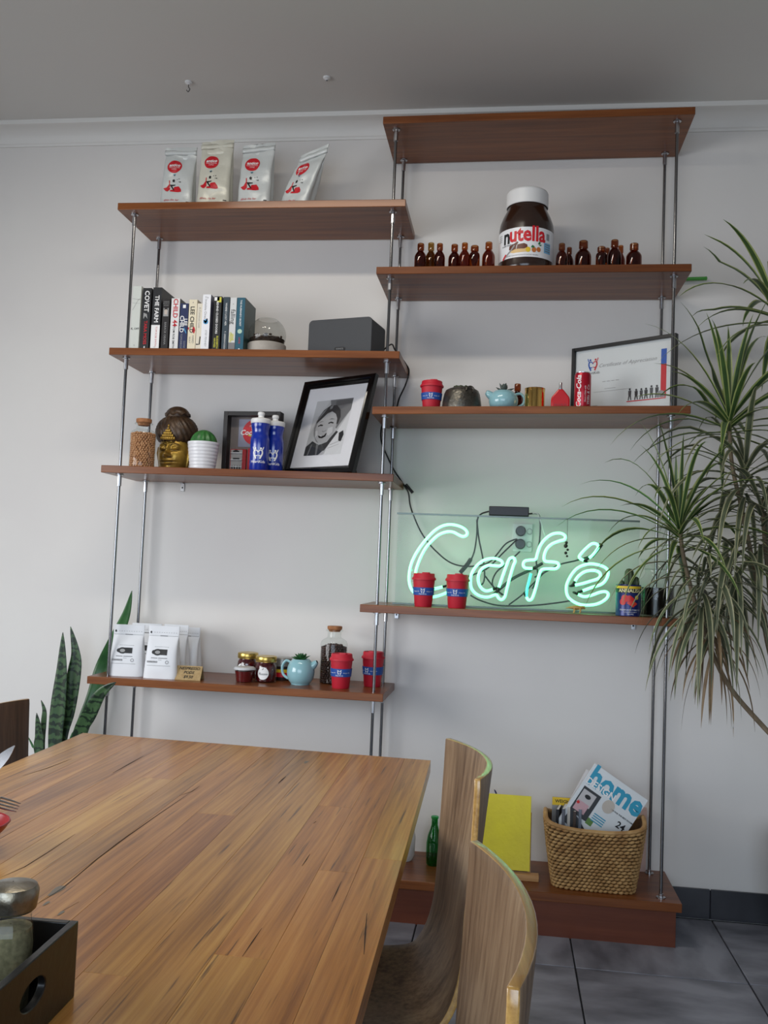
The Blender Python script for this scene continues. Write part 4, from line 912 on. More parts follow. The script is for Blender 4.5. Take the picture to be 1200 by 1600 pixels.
jd('info_lines_print', PRG, [rect(-.122, .11+.007*i, -.1, .112+.007*i) for i in range(4)]+[rect(.09, .066+.008*i, .118, .069+.008*i) for i in range(4)], .0014)

AMB = glass('amber_glass', (.58, .26, .08), 1.5); AMBD = glass('amber_glass_dark', (.46, .19, .07), 1.5); OLV = glass('olive_glass', (.52, .36, .14), 1.5)
def amber(label, u, wpx, topv, y, m=AMB, wide=False, s='B', name='amber_bottle', group='amber bottles beside the giant jar', base=None):
    q = put(u, s, y) if base is None else Vector(base); r = wpx*mpp(*q)/2; h = sz(topv, q.x, y)-q.z
    t = thing(name, label, 'bottle', q, 0, group); nk = r*(.62 if wide else .46); sh = .70 if not wide else .74
    pr = [(.001, .003), (r*.85, .001), (r*.97, .004), (r, .01), (r, h*.50), (r*.95, h*.57), (r*.80, h*.64), (r*.60, h*sh), (nk, h*(sh+.04)), (nk, h*(sh+.07)), (nk*1.22, h*(sh+.08)), (nk*1.22, h*.975), (nk*1.05, h), (nk*.8, h)]
    if wide: pr = [(.001, .003), (r*.85, .001), (r, .008), (r, h*.62), (r*.93, h*.70), (nk, h*.77), (nk, h*.80), (nk*1.2, h*.81), (nk*1.2, h*.97), (nk, h), (nk*.85, h)]
    obj('glass', B().lathe(pr, 28, cap=False), m, t)
    inn = [(.001, .008)]+[(a*.88, c) for a, c in pr[3:-4]]; obj('inner_wall', B().lathe(inn, 24, cap=False), m, t)
    return t
amber('brown glass bottle at the left end of the bottle row', 656, 19, 381, -.29, AMBD)
amber('olive-brown bottle second from the left end, set slightly back', 672, 17.5, 380, -.25, OLV)
amber('brown glass bottle third from the left end of the row', 686, 17, 381, -.29, AMBD)
amber('dark brown bottle fourth from the left end of the row', 709, 19, 382.5, -.27, AMBD)
amber('orange-brown bottle fifth from the left end of the row', 725, 17, 380, -.30)
amber('short wide-necked brown bottle in the left bottle group', 740.5, 17, 384.5, -.29, AMBD, True)
amber('orange-brown bottle standing alone just left of the giant jar', 762.5, 20, 379, -.29)
amber('brown bottle just right of the giant jar', 877, 18, 381, -.29)
amber('small brown bottle peeking out behind another right of the jar', 888.5, 14, 387, -.22, AMBD)
amber('widest brown bottle in the right bottle group', 910.5, 25, 377, -.27, AMBD)
amber('short wide-necked brown bottle in the right bottle group', 939, 17, 386, -.30, AMBD, True)
amber('small brown bottle half hidden behind the short wide-necked one', 948, 13, 388, -.22, AMBD)
amber('tallest brown bottle in the right bottle group', 959.5, 21, 375.5, -.29, AMBD)
amber('brown bottle half hidden behind the tallest one on the right', 969, 14, 384, -.21, AMB)
amber('brown glass bottle at the right end of the bottle row', 990, 24, 381, -.29, AMBD)
# green stick on the wall
a, c = P(1040, 437, -.02), P(1103, 435, -.02)
st = obj('green_stick', B().tube([(0, 0, 0), (c-a)*.5, c-a], .0075, 10).ball((c-a), (.006, .0085, .0085), 10, 8), mat('green_plastic', (70, 150, 60), .35), loc=a); tag(st, 'green plastic stick poking out past the right shelf end', 'stick')
# ceiling hooks
for u, v, lab, hk in ((295, 128, 'white ceiling hook with a hanging loop', 1), (511, 121, 'white ceiling screw cap without a loop', 0)):
    d = CF+CR*((u-600)/FPX)+CU*((800-v)/FPX); q = CAM+d*((3.3-CAM.z)/d.z)
    t = thing('ceiling_hook', lab, 'hook', q, 0, 'ceiling fittings'); obj('cap', B().lathe([(.016, 0), (.015, -.006), (.007, -.009), (.005, -.012)], 20), WHITE, t)
    if hk: obj('loop', B().tube(crom([(0, 0, -.01), (0, 0, -.022), (.006, 0, -.03), (.0, 0, -.042), (-.008, 0, -.034)], 6), .0018, 8), mat('hook_wire', (90, 90, 90), .4, .8), t)
    else: obj('screw', B().lathe([(.004, -.011), (.003, -.014)], 10), mat('hook_wire', (90, 90, 90), .4, .8), t)

# ================================================================ REUSABLE CUPS
CUPR = mat('cup_red', (190, 26, 48), .55); BAND = mat('cup_band_blue', (26, 76, 158), .55)
def cup(label, base, hgt, rb, rt, rz=0, lean=0):
    t = thing('reusable_cup', label, 'cup', base, rz, 'red reusable coffee cups'); hb = hgt*.80
    obj('cup_body', B().lathe([(.001, 0), (rb*.95, 0), (rb, .003), (rt*.985, hb)], 40), CUPR, t)
    ld = obj('lid', B().lathe([(rt*.98, hb-.004), (rt*1.07, hb-.003), (rt*1.08, hb+.002), (rt*1.02, hb+.006), (rt*.96, hb+.009), (rt*.93, hgt*.955), (rt*.90, hgt*.968), (rt*.84, hgt*.965), (rt*.82, hgt*.95), (.001, hgt*.95)], 40), CUPR, t)
    obj('sip_plug', B().prism(rrect(rt*.36, rt*.26, rt*.2), lambda a, c: (a+rt*.2, c-rt*.45, hgt*.95), lambda a, c: (a*.95+rt*.2, c*.95-rt*.45, hgt)), CUPR, ld, bevel=.001)
    rr = lambda z: rb+(rt-rb)*z/hb
    z0, z1 = hb*.42, hb*.70
    obj('band', B().lathe([(rr(z0)-.001, z0), (rr(z0)+.0018, z0), (rr(z1)+.0018, z1), (rr(z1)-.001, z1)], 40, cap=False), BAND, t)
    fn = lambda e: (lambda a, c: (lambda R_: (R_*sin(a/R_), -R_*cos(a/R_), c))(rr(c)+.0022+e))
    zm = (z0+z1)/2; off = lambda a, c: fn(0)(a, c+zm+.0025)
    heartkids(t, off, hgt*.068, PRW, PRW, None, .004); text('HeartKids', hgt*.055, PRW, t, fn(0), (0, zm-hgt*.075), maxlen=.004)
    for s in (-1, 1): text('change a life', hgt*.042, PRW, t, fn(0), (s*hgt*.21, zm), maxlen=.004)
    return t
def cup_px(label, s, u0, u1, vt, y, rz=0):
    q = put((u0+u1)/2, s, y); w_ = (u1-u0)*mpp(*q); h = sz(vt, q.x, y-.02)-q.z
    return cup(label, q, h, w_*.355, w_*.463, rz)
cup_px('short red cup with blue band on the shelf with the teapot', 'C', 655, 692, 593, -.27)
cup_px('red cup with blue band in front of the foot of the neon letter C', 'D', 642, 680, 894, -.32, .0)
cup_px('red cup with blue band between the neon letters C and a', 'D', 694, 733, 896, -.31, -.15)
cup_px('red cup with blue band in front of the coffee bean jar', 'd', 513, 551, 1020, -.265)
cup_px('red cup with blue band at the right end of the lowest shelf, behind the rod', 'd', 563, 600, 1017, -.155, -.5)

# ================================================================ RIGHT SHELF 2
q = put(721, 'C', -.26); k = 62*mpp(*q)/2
t = thing('metal_pot', 'squat hammered pewter pot holding a small plant', 'pot', q)
PEW = mat('pewter', (112, 108, 100), .38, .8, bump=(55, .9), var=(16, (74, 70, 64)))
obj('pot_body', B().lathe([(.001, 0), (k*.99, 0), (k, .006), (k*.97, k*.45), (k*.90, k*.85), (k*.83, k*1.02), (k*.70, k*1.10), (k*.52, k*1.13), (k*.50, k*1.09), (k*.3, k*1.05), (.001, k*1.05)], 48), PEW, t)
obj('handle', B().tube(crom([(k*.25, -k*.86, k*.9), (k*.30, -k*.82, k*1.06), (k*.48, -k*.70, k*1.12), (k*.60, -k*.68, k*1.0), (k*.56, -k*.74, k*.82)], 6), .004, 8), PEW, t)
obj('rim_bead', B().tube([(k*.52*cos(a), k*.52*sin(a), k*1.13) for a in [2*pi*i/30 for i in range(30)]], .003, 6, closed=True), PEW, t)
bb = B()
for i in range(60):
    a, r_ = random.uniform(0, 6.28), random.uniform(0, k*.45); bb.ball((r_*cos(a), r_*sin(a), k*1.12+random.uniform(0, k*.16)*(1-r_/k)), (.006, .006, .005), 6, 4)
obj('moss_plant', bb, mat('moss', (56, 66, 40), .8), t)['kind'] = 'stuff'

GLZ = mat('teapot_glaze', (142, 186, 194), .16, coat=.3)
def succulent(t, c, r, m, n=16, up=.5):
    for i in range(n):
        az = i*2.4; el = up*(.3+1.6*i/n); ln = r*(1.15-.5*i/n)
        d = Vector((cos(az)*cos(el), sin(az)*cos(el), sin(el))); sd = Vector((-sin(az), cos(az), 0)); nn = d.cross(sd)
        bb = B(); v = []
        for j in range(6):
            s = j/5; w_ = r*.24*sin(pi*min(.97, .2+.8*s))*(1 if j < 5 else .1)
            p = Vector(c)+d*ln*s
            for a in range(6): v.append(p+sd*w_*cos(a*pi/3)+nn*w_*.45*sin(a*pi/3))
        bb.add(v, [(j*6+a, j*6+(a+1) % 6, j*6+6+(a+1) % 6, j*6+6+a) for j in range(5) for a in range(6)]+[tuple(range(30, 36))])
        obj('leaf', bb, m, t, smooth=70)
def teapot(label, base, k, rz, leafm, up, hs=1.0, n=16):
    """k = body radius; spout towards local -x, handle towards +x"""
    t = thing('teapot_planter', label, 'teapot', base, rz, 'pale blue teapot planters'); h = k*1.42*hs
    pr = [(.001, 0), (k*.62, 0), (k*.68, .004), (k*.90, h*.2), (k, h*.45), (k*.97, h*.65), (k*.84, h*.85), (k*.66, h*.97), (k*.60, h), (k*.55, h*.97), (k*.4, h*.93)]
    pr = [(p.x, max(0, p.y)) for p in crom([(a, c, 0) for a, c in pr], 3)]
    obj('pot_body', B().lathe(pr, 44, cap=False), GLZ, t)
    sp_ = crom([(-k*.66, 0, h*.66), (-k*.92, 0, h*.78), (-k*1.10, 0, h*.88), (-k*1.20, 0, h*.925)], 5); n_ = len(sp_)
    obj('spout', B().tube(sp_, [k*(.34-.20*i/(n_-1)) for i in range(n_)], 14), GLZ, t)
    obj('spout_opening', B().tube([Vector((-k*1.195, 0, h*.925)), Vector((-k*1.215, 0, h*.931))], k*.115, 12), mat('spout_dark', (30, 36, 38), .6), t)
    obj('handle', B().tube(crom([(k*.78, 0, h*.84), (k*1.15, 0, h*.90), (k*1.42, 0, h*.68), (k*1.36, 0, h*.38), (k*1.02, 0, h*.22), (k*.86, 0, h*.22)], 6), k*.095, 10), GLZ, t)
    obj('soil', B().lathe([(k*.56, h*.955), (.001, h*.965)], 24, cap=False), SOIL, t)
    succulent(t, (0, 0, h*.97), k*.72, leafm, n, up); return t
GSUC = mat('grey_succulent', (84, 94, 88), .6); DSUC = mat('green_succulent', (40, 92, 48), .45)
q = put(786, 'C', -.27); teapot('pale blue teapot with a grey succulent on the middle right shelf', q, .0575, .12, GSUC, 1.15, .95, 10)
q = put(469, 'd', -.23); teapot('pale blue teapot with a green succulent on the lowest shelf', q, .0555, pi-.1, DSUC, .7, 1.28, 18)
amber('tall brown bottle behind the pale blue teapot handle', 807.5, 18, 600, -.17, AMBD, s='C', group='amber bottles beside the giant jar')
q = put(835, 'C', -.27); r = 31*mpp(*q)/2; h = sz(608, q.x, -.27)-q.z
t = thing('gold_tin', 'shiny gold tin cup on the middle right shelf', 'tin', q)
GLD = mat('polished_gold', (232, 190, 110), .10, 1); obj('tin_body', B().lathe([(.001, 0), (r, 0), (r, h), (r*.95, h), (r*.95, h*.1), (.001, h*.1)], 40, cap=False), GLD, t); obj('rim', B().tube([(r*cos(a), r*sin(a), h) for a in [2*pi*i/36 for i in range(36)]], .0015, 6, closed=True), GLD, t); obj('lip_band', B().tube([(r*1.0*cos(a), r*sin(a), h*.93) for a in [2*pi*i/36 for i in range(36)]], .0009, 6, closed=True), GLD, t)
q = put(875, 'C', -.28); w2 = 29*mpp(*q)/2; h = sz(609, q.x, -.28)-q.z
t = thing('perfume_bottle', 'red flask-shaped perfume bottle with steel cap beside the can', 'bottle', q)
out = [(-w2, 0), (w2, 0), (w2, h*.50), (w2*.93, h*.62), (w2*.35, h*.95), (w2*.22, h), (-w2*.22, h), (-w2*.35, h*.95), (-w2*.93, h*.62), (-w2, h*.50)]
obj('flask', B().prism(out, lambda a, c: (a, -.017, c), lambda a, c: (a, .017, c)), mat('red_lacquer', (196, 16, 26), .22, coat=.4), t, bevel=.006, seg=4); text('HUGO', .0125, mat('dark_red_print', (92, 8, 14), .4), t, FR(-.0174), (0, h*.22), bold=.01, sp=1.5)
obj('collar', B().lathe([(.0075, h), (.0075, h+.006)], 16), STEEL, t); obj('cap', B().lathe([(.0062, h+.006), (.0062, h+.026), (.0052, h+.028)], 16), STEEL, t)
q = put(909.5, 'C', -.285); r = 25.5*mpp(*q)/2; h = sz(583, q.x, -.285)-q.z
t = thing('drink_can', 'slim red soft drink can in front of the certificate', 'can', q, .0)
obj('can_body', B().lathe([(r*.78, 0), (r*.9, .004), (r, .012), (r, h-.012), (r*.9, h-.003)], 40, cap=False), mat('can_red', (176, 18, 42), .3, .3), t)
obj('can_top', B().lathe([(r*.9, h-.003), (r*.92, h), (r*.86, h), (r*.84, h-.004), (.001, h-.004)], 40, cap=False), STEEL, t); obj('can_base', B().lathe([(.001, .004), (r*.7, .004), (r*.76, 0), (r*.78, .0005)], 40, cap=False), STEEL, t)
CF2 = lambda ang: (lambda a, c: ((r+.0005)*sin(a/r+ang), -(r+.0005)*cos(a/r+ang), c))
text('Coca-Cola', .029, PRW, t, CF2(-.55), (0, h*.46), rot=pi/2, bold=.02, shear=.3, maxlen=.004); text('Share a Coke with', .0085, PRW, t, CF2(.25), (0, h*.4), rot=pi/2, shear=.2, maxlen=.004); text('Willis & Co', .0165, PRW, t, CF2(.68), (0, h*.38), rot=pi/2, shear=.2, maxlen=.004)
# certificate
W_, H_ = .461, .302; t = thing('certificate_frame', 'black framed certificate leaning at the right end of the shelf', 'picture frame', (1.16, -.146, ztop('C', 1.16)), -.62)
CB = mat('satin_black', (14, 14, 15), .35)
for nm, c, d in (('frame_side', (-W_/2+.007, 0, H_/2), (.014, .022, H_)), ('frame_side', (W_/2-.007, 0, H_/2), (.014, .022, H_)), ('frame_rail', (0, 0, .007), (W_-.028, .022, .014)), ('frame_rail', (0, 0, H_-.007), (W_-.028, .022, .014))): obj(nm, B().box(c, d), CB, t, bevel=.0015)
obj('certificate_sheet', B().box((0, .004, H_/2), (W_-.026, .003, H_-.026)), mat('cert_paper', (226, 230, 230), .6), t); obj('backing', B().box((0, .008, H_/2), (W_-.026, .004, H_-.026)), mat('brown_board', (96, 70, 52), .8), t)
CFN = FR(.0018); heartkids(t, lambda a, c: (a-.136, .0018, c+.226), .026, PRB, PRR); text('HeartKids', .016, PRK, t, CFN, (-.136, .190))
text('Certificate of Appreciation', .0215, GRY, t, CFN, (.018, .216), shear=.45, sp=1.08)
decal('blue_bar', [rect(.165, .19, .188, .25)], PRB, t, CFN); decal('red_bar', [rect(.165, .06, .188, .19), rect(.02, .054, .188, .058)], PRR, t, CFN)
decal('fine_print', [rect(-.09+.02*i, .148-.0*i, -.075+.02*i, .150) for i in range(4)]+[rect(-.13, .108, .04, .1093), rect(-.08, .118, -.03, .1195), rect(-.16, .067, -.14, .069), rect(-.17, .052, -.11, .0535), rect(-.17, .034, -.06, .035)], GRY, t, CFN)
for i, (x_, hh) in enumerate(((.034, .05), (.062, .045), (.084, .045), (.104, .045), (.127, .053), (.150, .052))):
    z_ = .06; g = gm(52 if i % 2 else 78)
    decal('person_print', [[(x_-.008, z_), (x_-.004, z_), (x_, z_+hh*.35), (x_+.004, z_), (x_+.008, z_), (x_+.005, z_+hh*.45), (x_-.005, z_+hh*.45)], [(x_-.006, z_+hh*.42), (x_+.006, z_+hh*.42), (x_+.007, z_+hh*.78), (x_-.007, z_+hh*.78)]], g, t, FR(.0015)); decal('person_head_print', [disc(x_, z_+hh*.88, .0045, 10)], gm(52), t, FR(.0013))
decal('bear_print', [disc(.166, .074, .017, 14, .013), disc(.152, .066, .006, 10), disc(.178, .066, .006, 10)], gm(150), t, FR(.0012))
obj('glazing', B().box((0, -.001, H_/2), (W_-.03, .0012, H_-.03)), glass('frame_glazing', (.96, .96, .96), 1.35), t)

# ================================================================ CAFE SHELF EXTRAS
q = put(981, 'D', -.315); r = 38*mpp(*q)/2; h = sz(913.5, q.x, -.33)-q.z
t = thing('tomato_tin', 'blue and yellow tomato tin planted with a small cactus', 'tin', q, .0)
obj('tin_body', B().lathe([(.001, 0), (r*.97, 0), (r*1.01, .002), (r, .005), (r, h-.005), (r*1.02, h-.002), (r*1.0, h), (r*.95, h), (r*.95, h-.012)], 44, cap=False), mat('tin_navy', (26, 40, 104), .3, .2), t)
TF = lambda e: (lambda a, c: ((r+e)*sin(a/r), -(r+e)*cos(a/r), c))
obj('yellow_stripe', B().lathe([(r+.0004, h*.875), (r+.0004, h*.955)], 44, cap=False), PRY, t); obj('dark_stripe', B().lathe([(r+.0004, h*.74), (r+.0004, h*.87)], 44, cap=False), PRK, t)
text('ANNALISA', .0185, mat('print_pale_gold', (236, 226, 170), .5), t, TF(.0008), (0, h*.805), bold=.02, maxlen=.004)
TOM = mat('print_tomato', (206, 34, 32), .4)
decal('tomato_print', [disc(-.018, h*.56, .014, 16), disc(-.002, h*.55, .013, 16), disc(-.026, h*.45, .012, 16), disc(.008, h*.52, .010, 16)], TOM, t, TF(.0008), .006); decal('slice_print', [[(-.012, h*.42), (.012, h*.5), (.03, h*.40), (.012, h*.29)]], mat('print_tomato2', (216, 60, 44), .4), t, TF(.0011), .006); decal('flower_print', [disc(.027, h*.60, .008, 12)], PRY, t, TF(.001), .006)
text('ITALIAN DICED TOMATOES', .0065, PRW, t, TF(.0008), (.003, h*.2), bold=.01, maxlen=.004); text('POMODORI A CUBETTI', .005, PRW, t, TF(.0008), (.003, h*.13), maxlen=.004); text('Net 400g', .006, PRW, t, TF(.0008), (.003, h*.07), maxlen=.004)
obj('soil', B().lathe([(r*.95, h-.012), (.001, h-.008)], 24, cap=False), SOIL, t)
DC = mat('dark_cactus', (50, 66, 42), .5, var=(60, (78, 92, 58)))
def ccol(x, y, r_, hh):
    bb = B(); n = 48; pr = [(.8, 0), (1, .2), (1, .6), (.85, .85), (.5, .97), (.02, 1)]
    for a_, z_ in pr:
        for kk in range(n): an = 2*pi*kk/n; g = 1-.18*(.5+.5*cos(8*an)); bb.v.append((x+r_*a_*g*cos(an), y+r_*a_*g*sin(an), h-.014+hh*z_))
    for i in range(5):
        for kk in range(n): a_, c_ = i*n+kk, i*n+(kk+1) % n; bb.f.append((a_, c_, c_+n, a_+n)); bb.mi.append(0)
    obj('cactus_stem', bb, DC, t, smooth=60)
ccol(.0, -.01, .019, .075); ccol(-.026, -.008, .009, .03); ccol(.026, .0, .014, .045); ccol(.0, .024, .014, .06)
# glass decanter
q = put(1024, 'D', -.19); t = thing('glass_decanter', 'glass jar half full of dark coffee behind the tomato tin', 'jar', q); k = 56*mpp(*q)/2; zt = sz(874, q.x, -.19)-q.z
pr = [(.001, .002), (k*.95, 0), (k, .008), (k, zt*.52), (k*.93, zt*.62), (k*.72, zt*.68), (k*.62, zt*.74), (k*.60, zt*.82), (k*.66, zt*.9), (k*.84, zt*.97), (k*.88, zt), (k*.84, zt)]
obj('glass', B().lathe(pr, 36, cap=False), CLEAR, t); obj('coffee', B().lathe([(.001, .004), (k*.95, .004), (k*.96, zt*.5), (.001, zt*.5)], 32, cap=False), mat('black_coffee', (22, 15, 12), .15), t)
obj('neck_ring', B().tube([(k*.66*cos(a), k*.66*sin(a), zt*.82) for a in [2*pi*i/30 for i in range(30)]], .003, 6, closed=True), CLEAR, t)
# toy dinosaur
q = put(900, 'D', -.29); t = thing('toy_dinosaur', 'tiny golden toy dinosaur under the neon letter é', 'toy', q, .1); DG = mat('toy_gold', (186, 150, 84), .4, .2)
obj('dino_body', B().tube([(-.040, 0, .018), (-.026, 0, .021), (-.012, 0, .022), (.004, 0, .022), (.016, 0, .021), (.026, 0, .023), (.034, 0, .019)], [.0012, .0035, .007, .0085, .0075, .006, .003], 10), DG, t)
for x_, y_ in ((-.008, -.005), (-.008, .005), (.014, -.005), (.014, .005)): obj('leg', B().tube([(x_, y_, .02), (x_+.002, y_*1.2, .010), (x_-.001, y_*1.2, .001)], [.004, .003, .0028], 8), DG, t)
obj('frill', B().lathe([(.001, -.001), (.0095, 0), (.0095, .002), (.001, .003)], 16), DG, t).location = (.024, 0, .026)
t.children[-1].rotation_euler = (0, -1.1, 0)
obj('horn', B().tube([(.029, 0, .026), (.036, 0, .031)], [.0016, .0003], 6), DG, t)

# ================================================================ LOWEST LEFT SHELF
WB = mat('white_kraft_bag', (226, 228, 232), .5, bump=(14, .3)); G2 = 'white coffee bags on the lowest shelf'
def wbag(label, u, y, topv, rz, seed, front_print=True, w=.142):
    q = put(u, 'd', y); h = sz(topv, q.x, y)-q.z
    t, fn = bag(label, q, rz, w, .08, h, WB, G2, seed=seed, amp=.0025, taper=.10, flat=.80, fold=False)
    up = lambda e: (lambda a, c: (lambda p: (p[0], p[1]-e, p[2]))(fn(a, c)))
    decal('zip_line', [rect(-w*.42, h*.805, w*.42, h*.812)], GRY, t, up(.0002), .01); decal('tear_slot', [rect(-w*.1, h*.80, w*.12, h*.816)], PRG, t, up(.0004), .01)
    decal('dotted_print', [rect(-w*.28+w*.07*i, h*.868, -w*.25+w*.07*i, h*.876) for i in range(10)], GRY, t, up(.0002), .01); decal('brand_mark', [disc(-w*.37, h*.872, w*.025, 10, w*.035)], PRK, t, up(.0003))
    if front_print:
        c0 = h*.50; decal('cup_emblem', [disc(-w*.10, c0, w*.13, 20, h*.062), rect(-w*.08, c0-h*.05, w*.18, c0+h*.058), disc(-w*.2, c0, w*.07, 12, h*.04)], PRK, t, up(.0002), .01); decal('emblem_centre', [disc(-w*.1, c0, w*.075, 16, h*.032)], GRY, t, up(.0006), .01)
        decal('fine_print', [rect(-w*.2+w*.06*i, h*.60, -w*.15+w*.06*i, h*.606) for i in range(7)], GRY, t, up(.0003), .01); decal('name_print', [rect(-w*.27, h*.384, -w*.08, h*.397), rect(-w*.06, h*.384, w*.2, h*.397)], PRG, t, up(.0003), .01); decal('weight_print', [rect(-w*.06, h*.353, w*.04, h*.36)], GRY, t, up(.0003), .01)
        decal('barcode', [rect(-w*.38+w*.022*i, h*.30, -w*.368+w*.022*i, h*.335) for i in range(14)], PRG, t, up(.0003), .01); decal('stamp', [q2 for q2 in ring(w*.2, h*.318, w*.035, w*.048, 14)], PRG, t, up(.0003)); decal('small_print', [rect(-w*.38, h*.245, w*.3, h*.252)], GRY, t, up(.0003), .01)
    return t
wbag('white coffee bag with black emblem at the left end of the lowest shelf', 198, -.275, 976, .12, 11)
wbag('white coffee bag with black emblem in front, beside the price card', 253, -.285, 978, .05, 12)
wbag('white coffee bag at the back left, partly hidden by the two front bags', 226, -.13, 974, .1, 13)
wbag('white coffee bag at the back, its edge showing right of the front bag', 272, -.17, 976, -.05, 14, False, .12)
wbag('white coffee bag furthest right at the back of the lowest shelf', 291, -.08, 980, -.05, 15, False, .12)
# price card
q = put(296, 'd', -.285); KR = mat('kraft_card', (176, 150, 106), .8, var=(80, (160, 134, 92)))
t = thing('price_card', 'folded kraft card with handwritten pod price on the lowest shelf', 'sign', q, .05); w2 = .052; hc = .054; dp = .03
bb = B().add([(-w2, -dp, 0), (w2, -dp, 0), (w2, 0, hc), (-w2, 0, hc), (-w2, dp, 0), (w2, dp, 0)], [(0, 1, 2, 3), (3, 2, 5, 4)]); o = obj('card', bb, KR, t, smooth=0); o.modifiers.new('t', 'SOLIDIFY').thickness = .0008
sl = math.hypot(dp, hc); cfn = lambda a, c: (a, -dp+dp*(c/sl)-.0012, hc*c/sl+.0008)
INK = mat('marker_ink', (20, 18, 20), .6)
for s_, zc in (('NESPRESSO', .80), ('PODS', .52), ('$9.50', .22)): text(s_, .0165, INK, t, cfn, (0, sl*zc), 'handwriting', shear=.25, bold=.01)
# jam jars
JAM = mat('berry_jam', (84, 8, 18), .18, coat=.5, var=(60, (60, 4, 12))); GLID = mat('gold_lid', (196, 168, 92), .28, .9)
def jam(label, u, y, wpx, topv, label_a):
    q = put(u, 'd', y); r = wpx*mpp(*q)/2; h = sz(topv, q.x, y)-q.z
    t = thing('jam_jar', label, 'jar', q, 0, 'jam jars'); pr = [(.001, 0), (r*.86, 0), (r*.97, .006), (r, h*.3), (r*.99, h*.55), (r*.93, h*.68), (r*.84, h*.74), (r*.83, h*.80)]
    obj('jam', B().lathe([(a*.96, max(.002, c)) for a, c in pr], 36), JAM, t); obj('glass', B().lathe(pr, 36, cap=False), CLEAR, t)
    obj('lid', B().lathe([(r*.93, h*.78), (r*.97, h*.785), (r*.95, h*.80), (r*.97, h*.82), (r*.97, h*.97), (r*.93, h), (r*.8, h*.985), (.001, h*.985)], 44, cap=False), GLID, t)
    fn = lambda e: (lambda a, c: ((r+e)*sin(a/r+label_a), -(r+e)*cos(a/r+label_a), c))
    decal('round_label', [disc(0, h*.36, r*.52, 28, r*.56)], PRW, t, fn(.0008), .006); text('Rozzie', r*.3, PRK, t, fn(.0014), (0, h*.34), shear=.3, maxlen=.005); decal('leaf_mark', stroke([(-r*.08, h*.5), (r*.06, h*.56)], .002), PRK, t, fn(.0014))
jam('dark red jam jar with gold lid standing further back', 386, -.13, 33, 1019.5, -.35)
jam('dark red jam jar with white round label and gold lid in front', 414.5, -.215, 34, 1025, .0)
q = put(381.5, 'd', -.255); r = 33*mpp(*q)/2; h = sz(1042, q.x, -.255)-q.z
t = thing('sauce_tub', 'small clear plastic tub of red sauce in front of the jam jars', 'tub', q)
obj('tub', B().lathe([(.001, .001), (r*.76, 0), (r*.95, h*.86)], 32, cap=False), CLEAR, t); obj('sauce', B().lathe([(.001, .002), (r*.74, .002), (r*.91, h*.74), (.001, h*.74)], 32, cap=False), mat('red_sauce', (92, 18, 20), .25), t)
obj('lid', B().lathe([(r*.96, h*.84), (r*1.03, h*.85), (r*1.03, h*.93), (r*.93, h*.96), (r*.9, h), (.001, h)], 32, cap=False), mat('frosted_lid', (200, 202, 206), .35), t)
q = put(441, 'd', -.12); r = 30*mpp(*q)/2; h = sz(1027, q.x, -.12)-q.z
t = thing('condiment_jar', 'small jar with yellow and red stripes behind the teapot', 'jar', q); obj('jar_body', B().lathe([(.001, 0), (r*.95, 0), (r, .005), (r, h*.62)], 32, cap=False), mat('dark_jar', (46, 32, 30), .3), t)
obj('red_stripe', B().lathe([(r+.0004, h*.16), (r+.0004, h*.36)], 32, cap=False), PRR, t); obj('yellow_stripe', B().lathe([(r+.0004, h*.36), (r+.0004, h*.5)], 32, cap=False), PRY, t); obj('lid', B().lathe([(r*.95, h*.62), (r, h*.63), (r, h*.95), (r*.9, h), (.001, h)], 32, cap=False), mat('grey_lid', (150, 148, 144), .35, .5), t)
# coffee bean jar
q = put(519.5, 'd', -.13); r = 42*mpp(*q)/2; zt = sz(984, q.x, -.13)-q.z
t = thing('coffee_bean_jar', 'tall corked glass jar of coffee beans on the lowest shelf', 'jar', q)
bottle_glass(t, r, zt, r*.5, CLEAR, .74); cork(t, r*.5, zt, .013)
pile(t, 'coffee_beans', r*.96, zt*.70, .0056, mat('coffee_bean', (48, 30, 24), .45, var=(50, (70, 44, 34))), 5); obj('bean_core', B().lathe([(r*.84, .004), (r*.84, zt*.69)], 24), mat('bean_core', (34, 22, 18), .9), t)['kind'] = 'stuff'

# ================================================================ BASE PLATFORM ITEMS
ZE = .17
q = Vector((sx(677, -.16, ZE), -.16, ZE)); h = sz(1275, q.x, -.16)-ZE; r = 24*mpp(*q)/2
t = thing('green_bottle', 'green glass bottle on the base platform behind the chair', 'bottle', q); pr = [(.001, .004), (r*.8, 0), (r*.95, .006), (r, h*.2), (r, h*.45), (r*.85, h*.6), (r*.55, h*.74), (r*.42, h*.82), (r*.40, h*.95), (r*.5, h*.955), (r*.5, h*.99), (r*.42, h)]
GRN = glass('green_glass', (.22, .66, .34), 1.5); obj('glass', B().lathe(pr, 32, cap=False), GRN, t); obj('inner_wall', B().lathe([(.001, .01)]+[(a*.88, c) for a, c in pr[2:-2]], 28, cap=False), GRN, t)
q = Vector((sx(628, -.12, ZE), -.12, ZE)); t = thing('white_jug', 'plain white jug on the base platform partly hidden by the table', 'jug', q); obj('jug_body', B().lathe([(.001, 0), (.04, 0), (.05, .02), (.052, .09), (.042, .13), (.045, .15), (.041, .15), (.038, .13)], 32, cap=False), WHITE, t); obj('handle', B().tube(crom([(-.042, 0, .12), (-.085, 0, .11), (-.085, 0, .05), (-.05, 0, .035)], 6), .006, 8), WHITE, t)
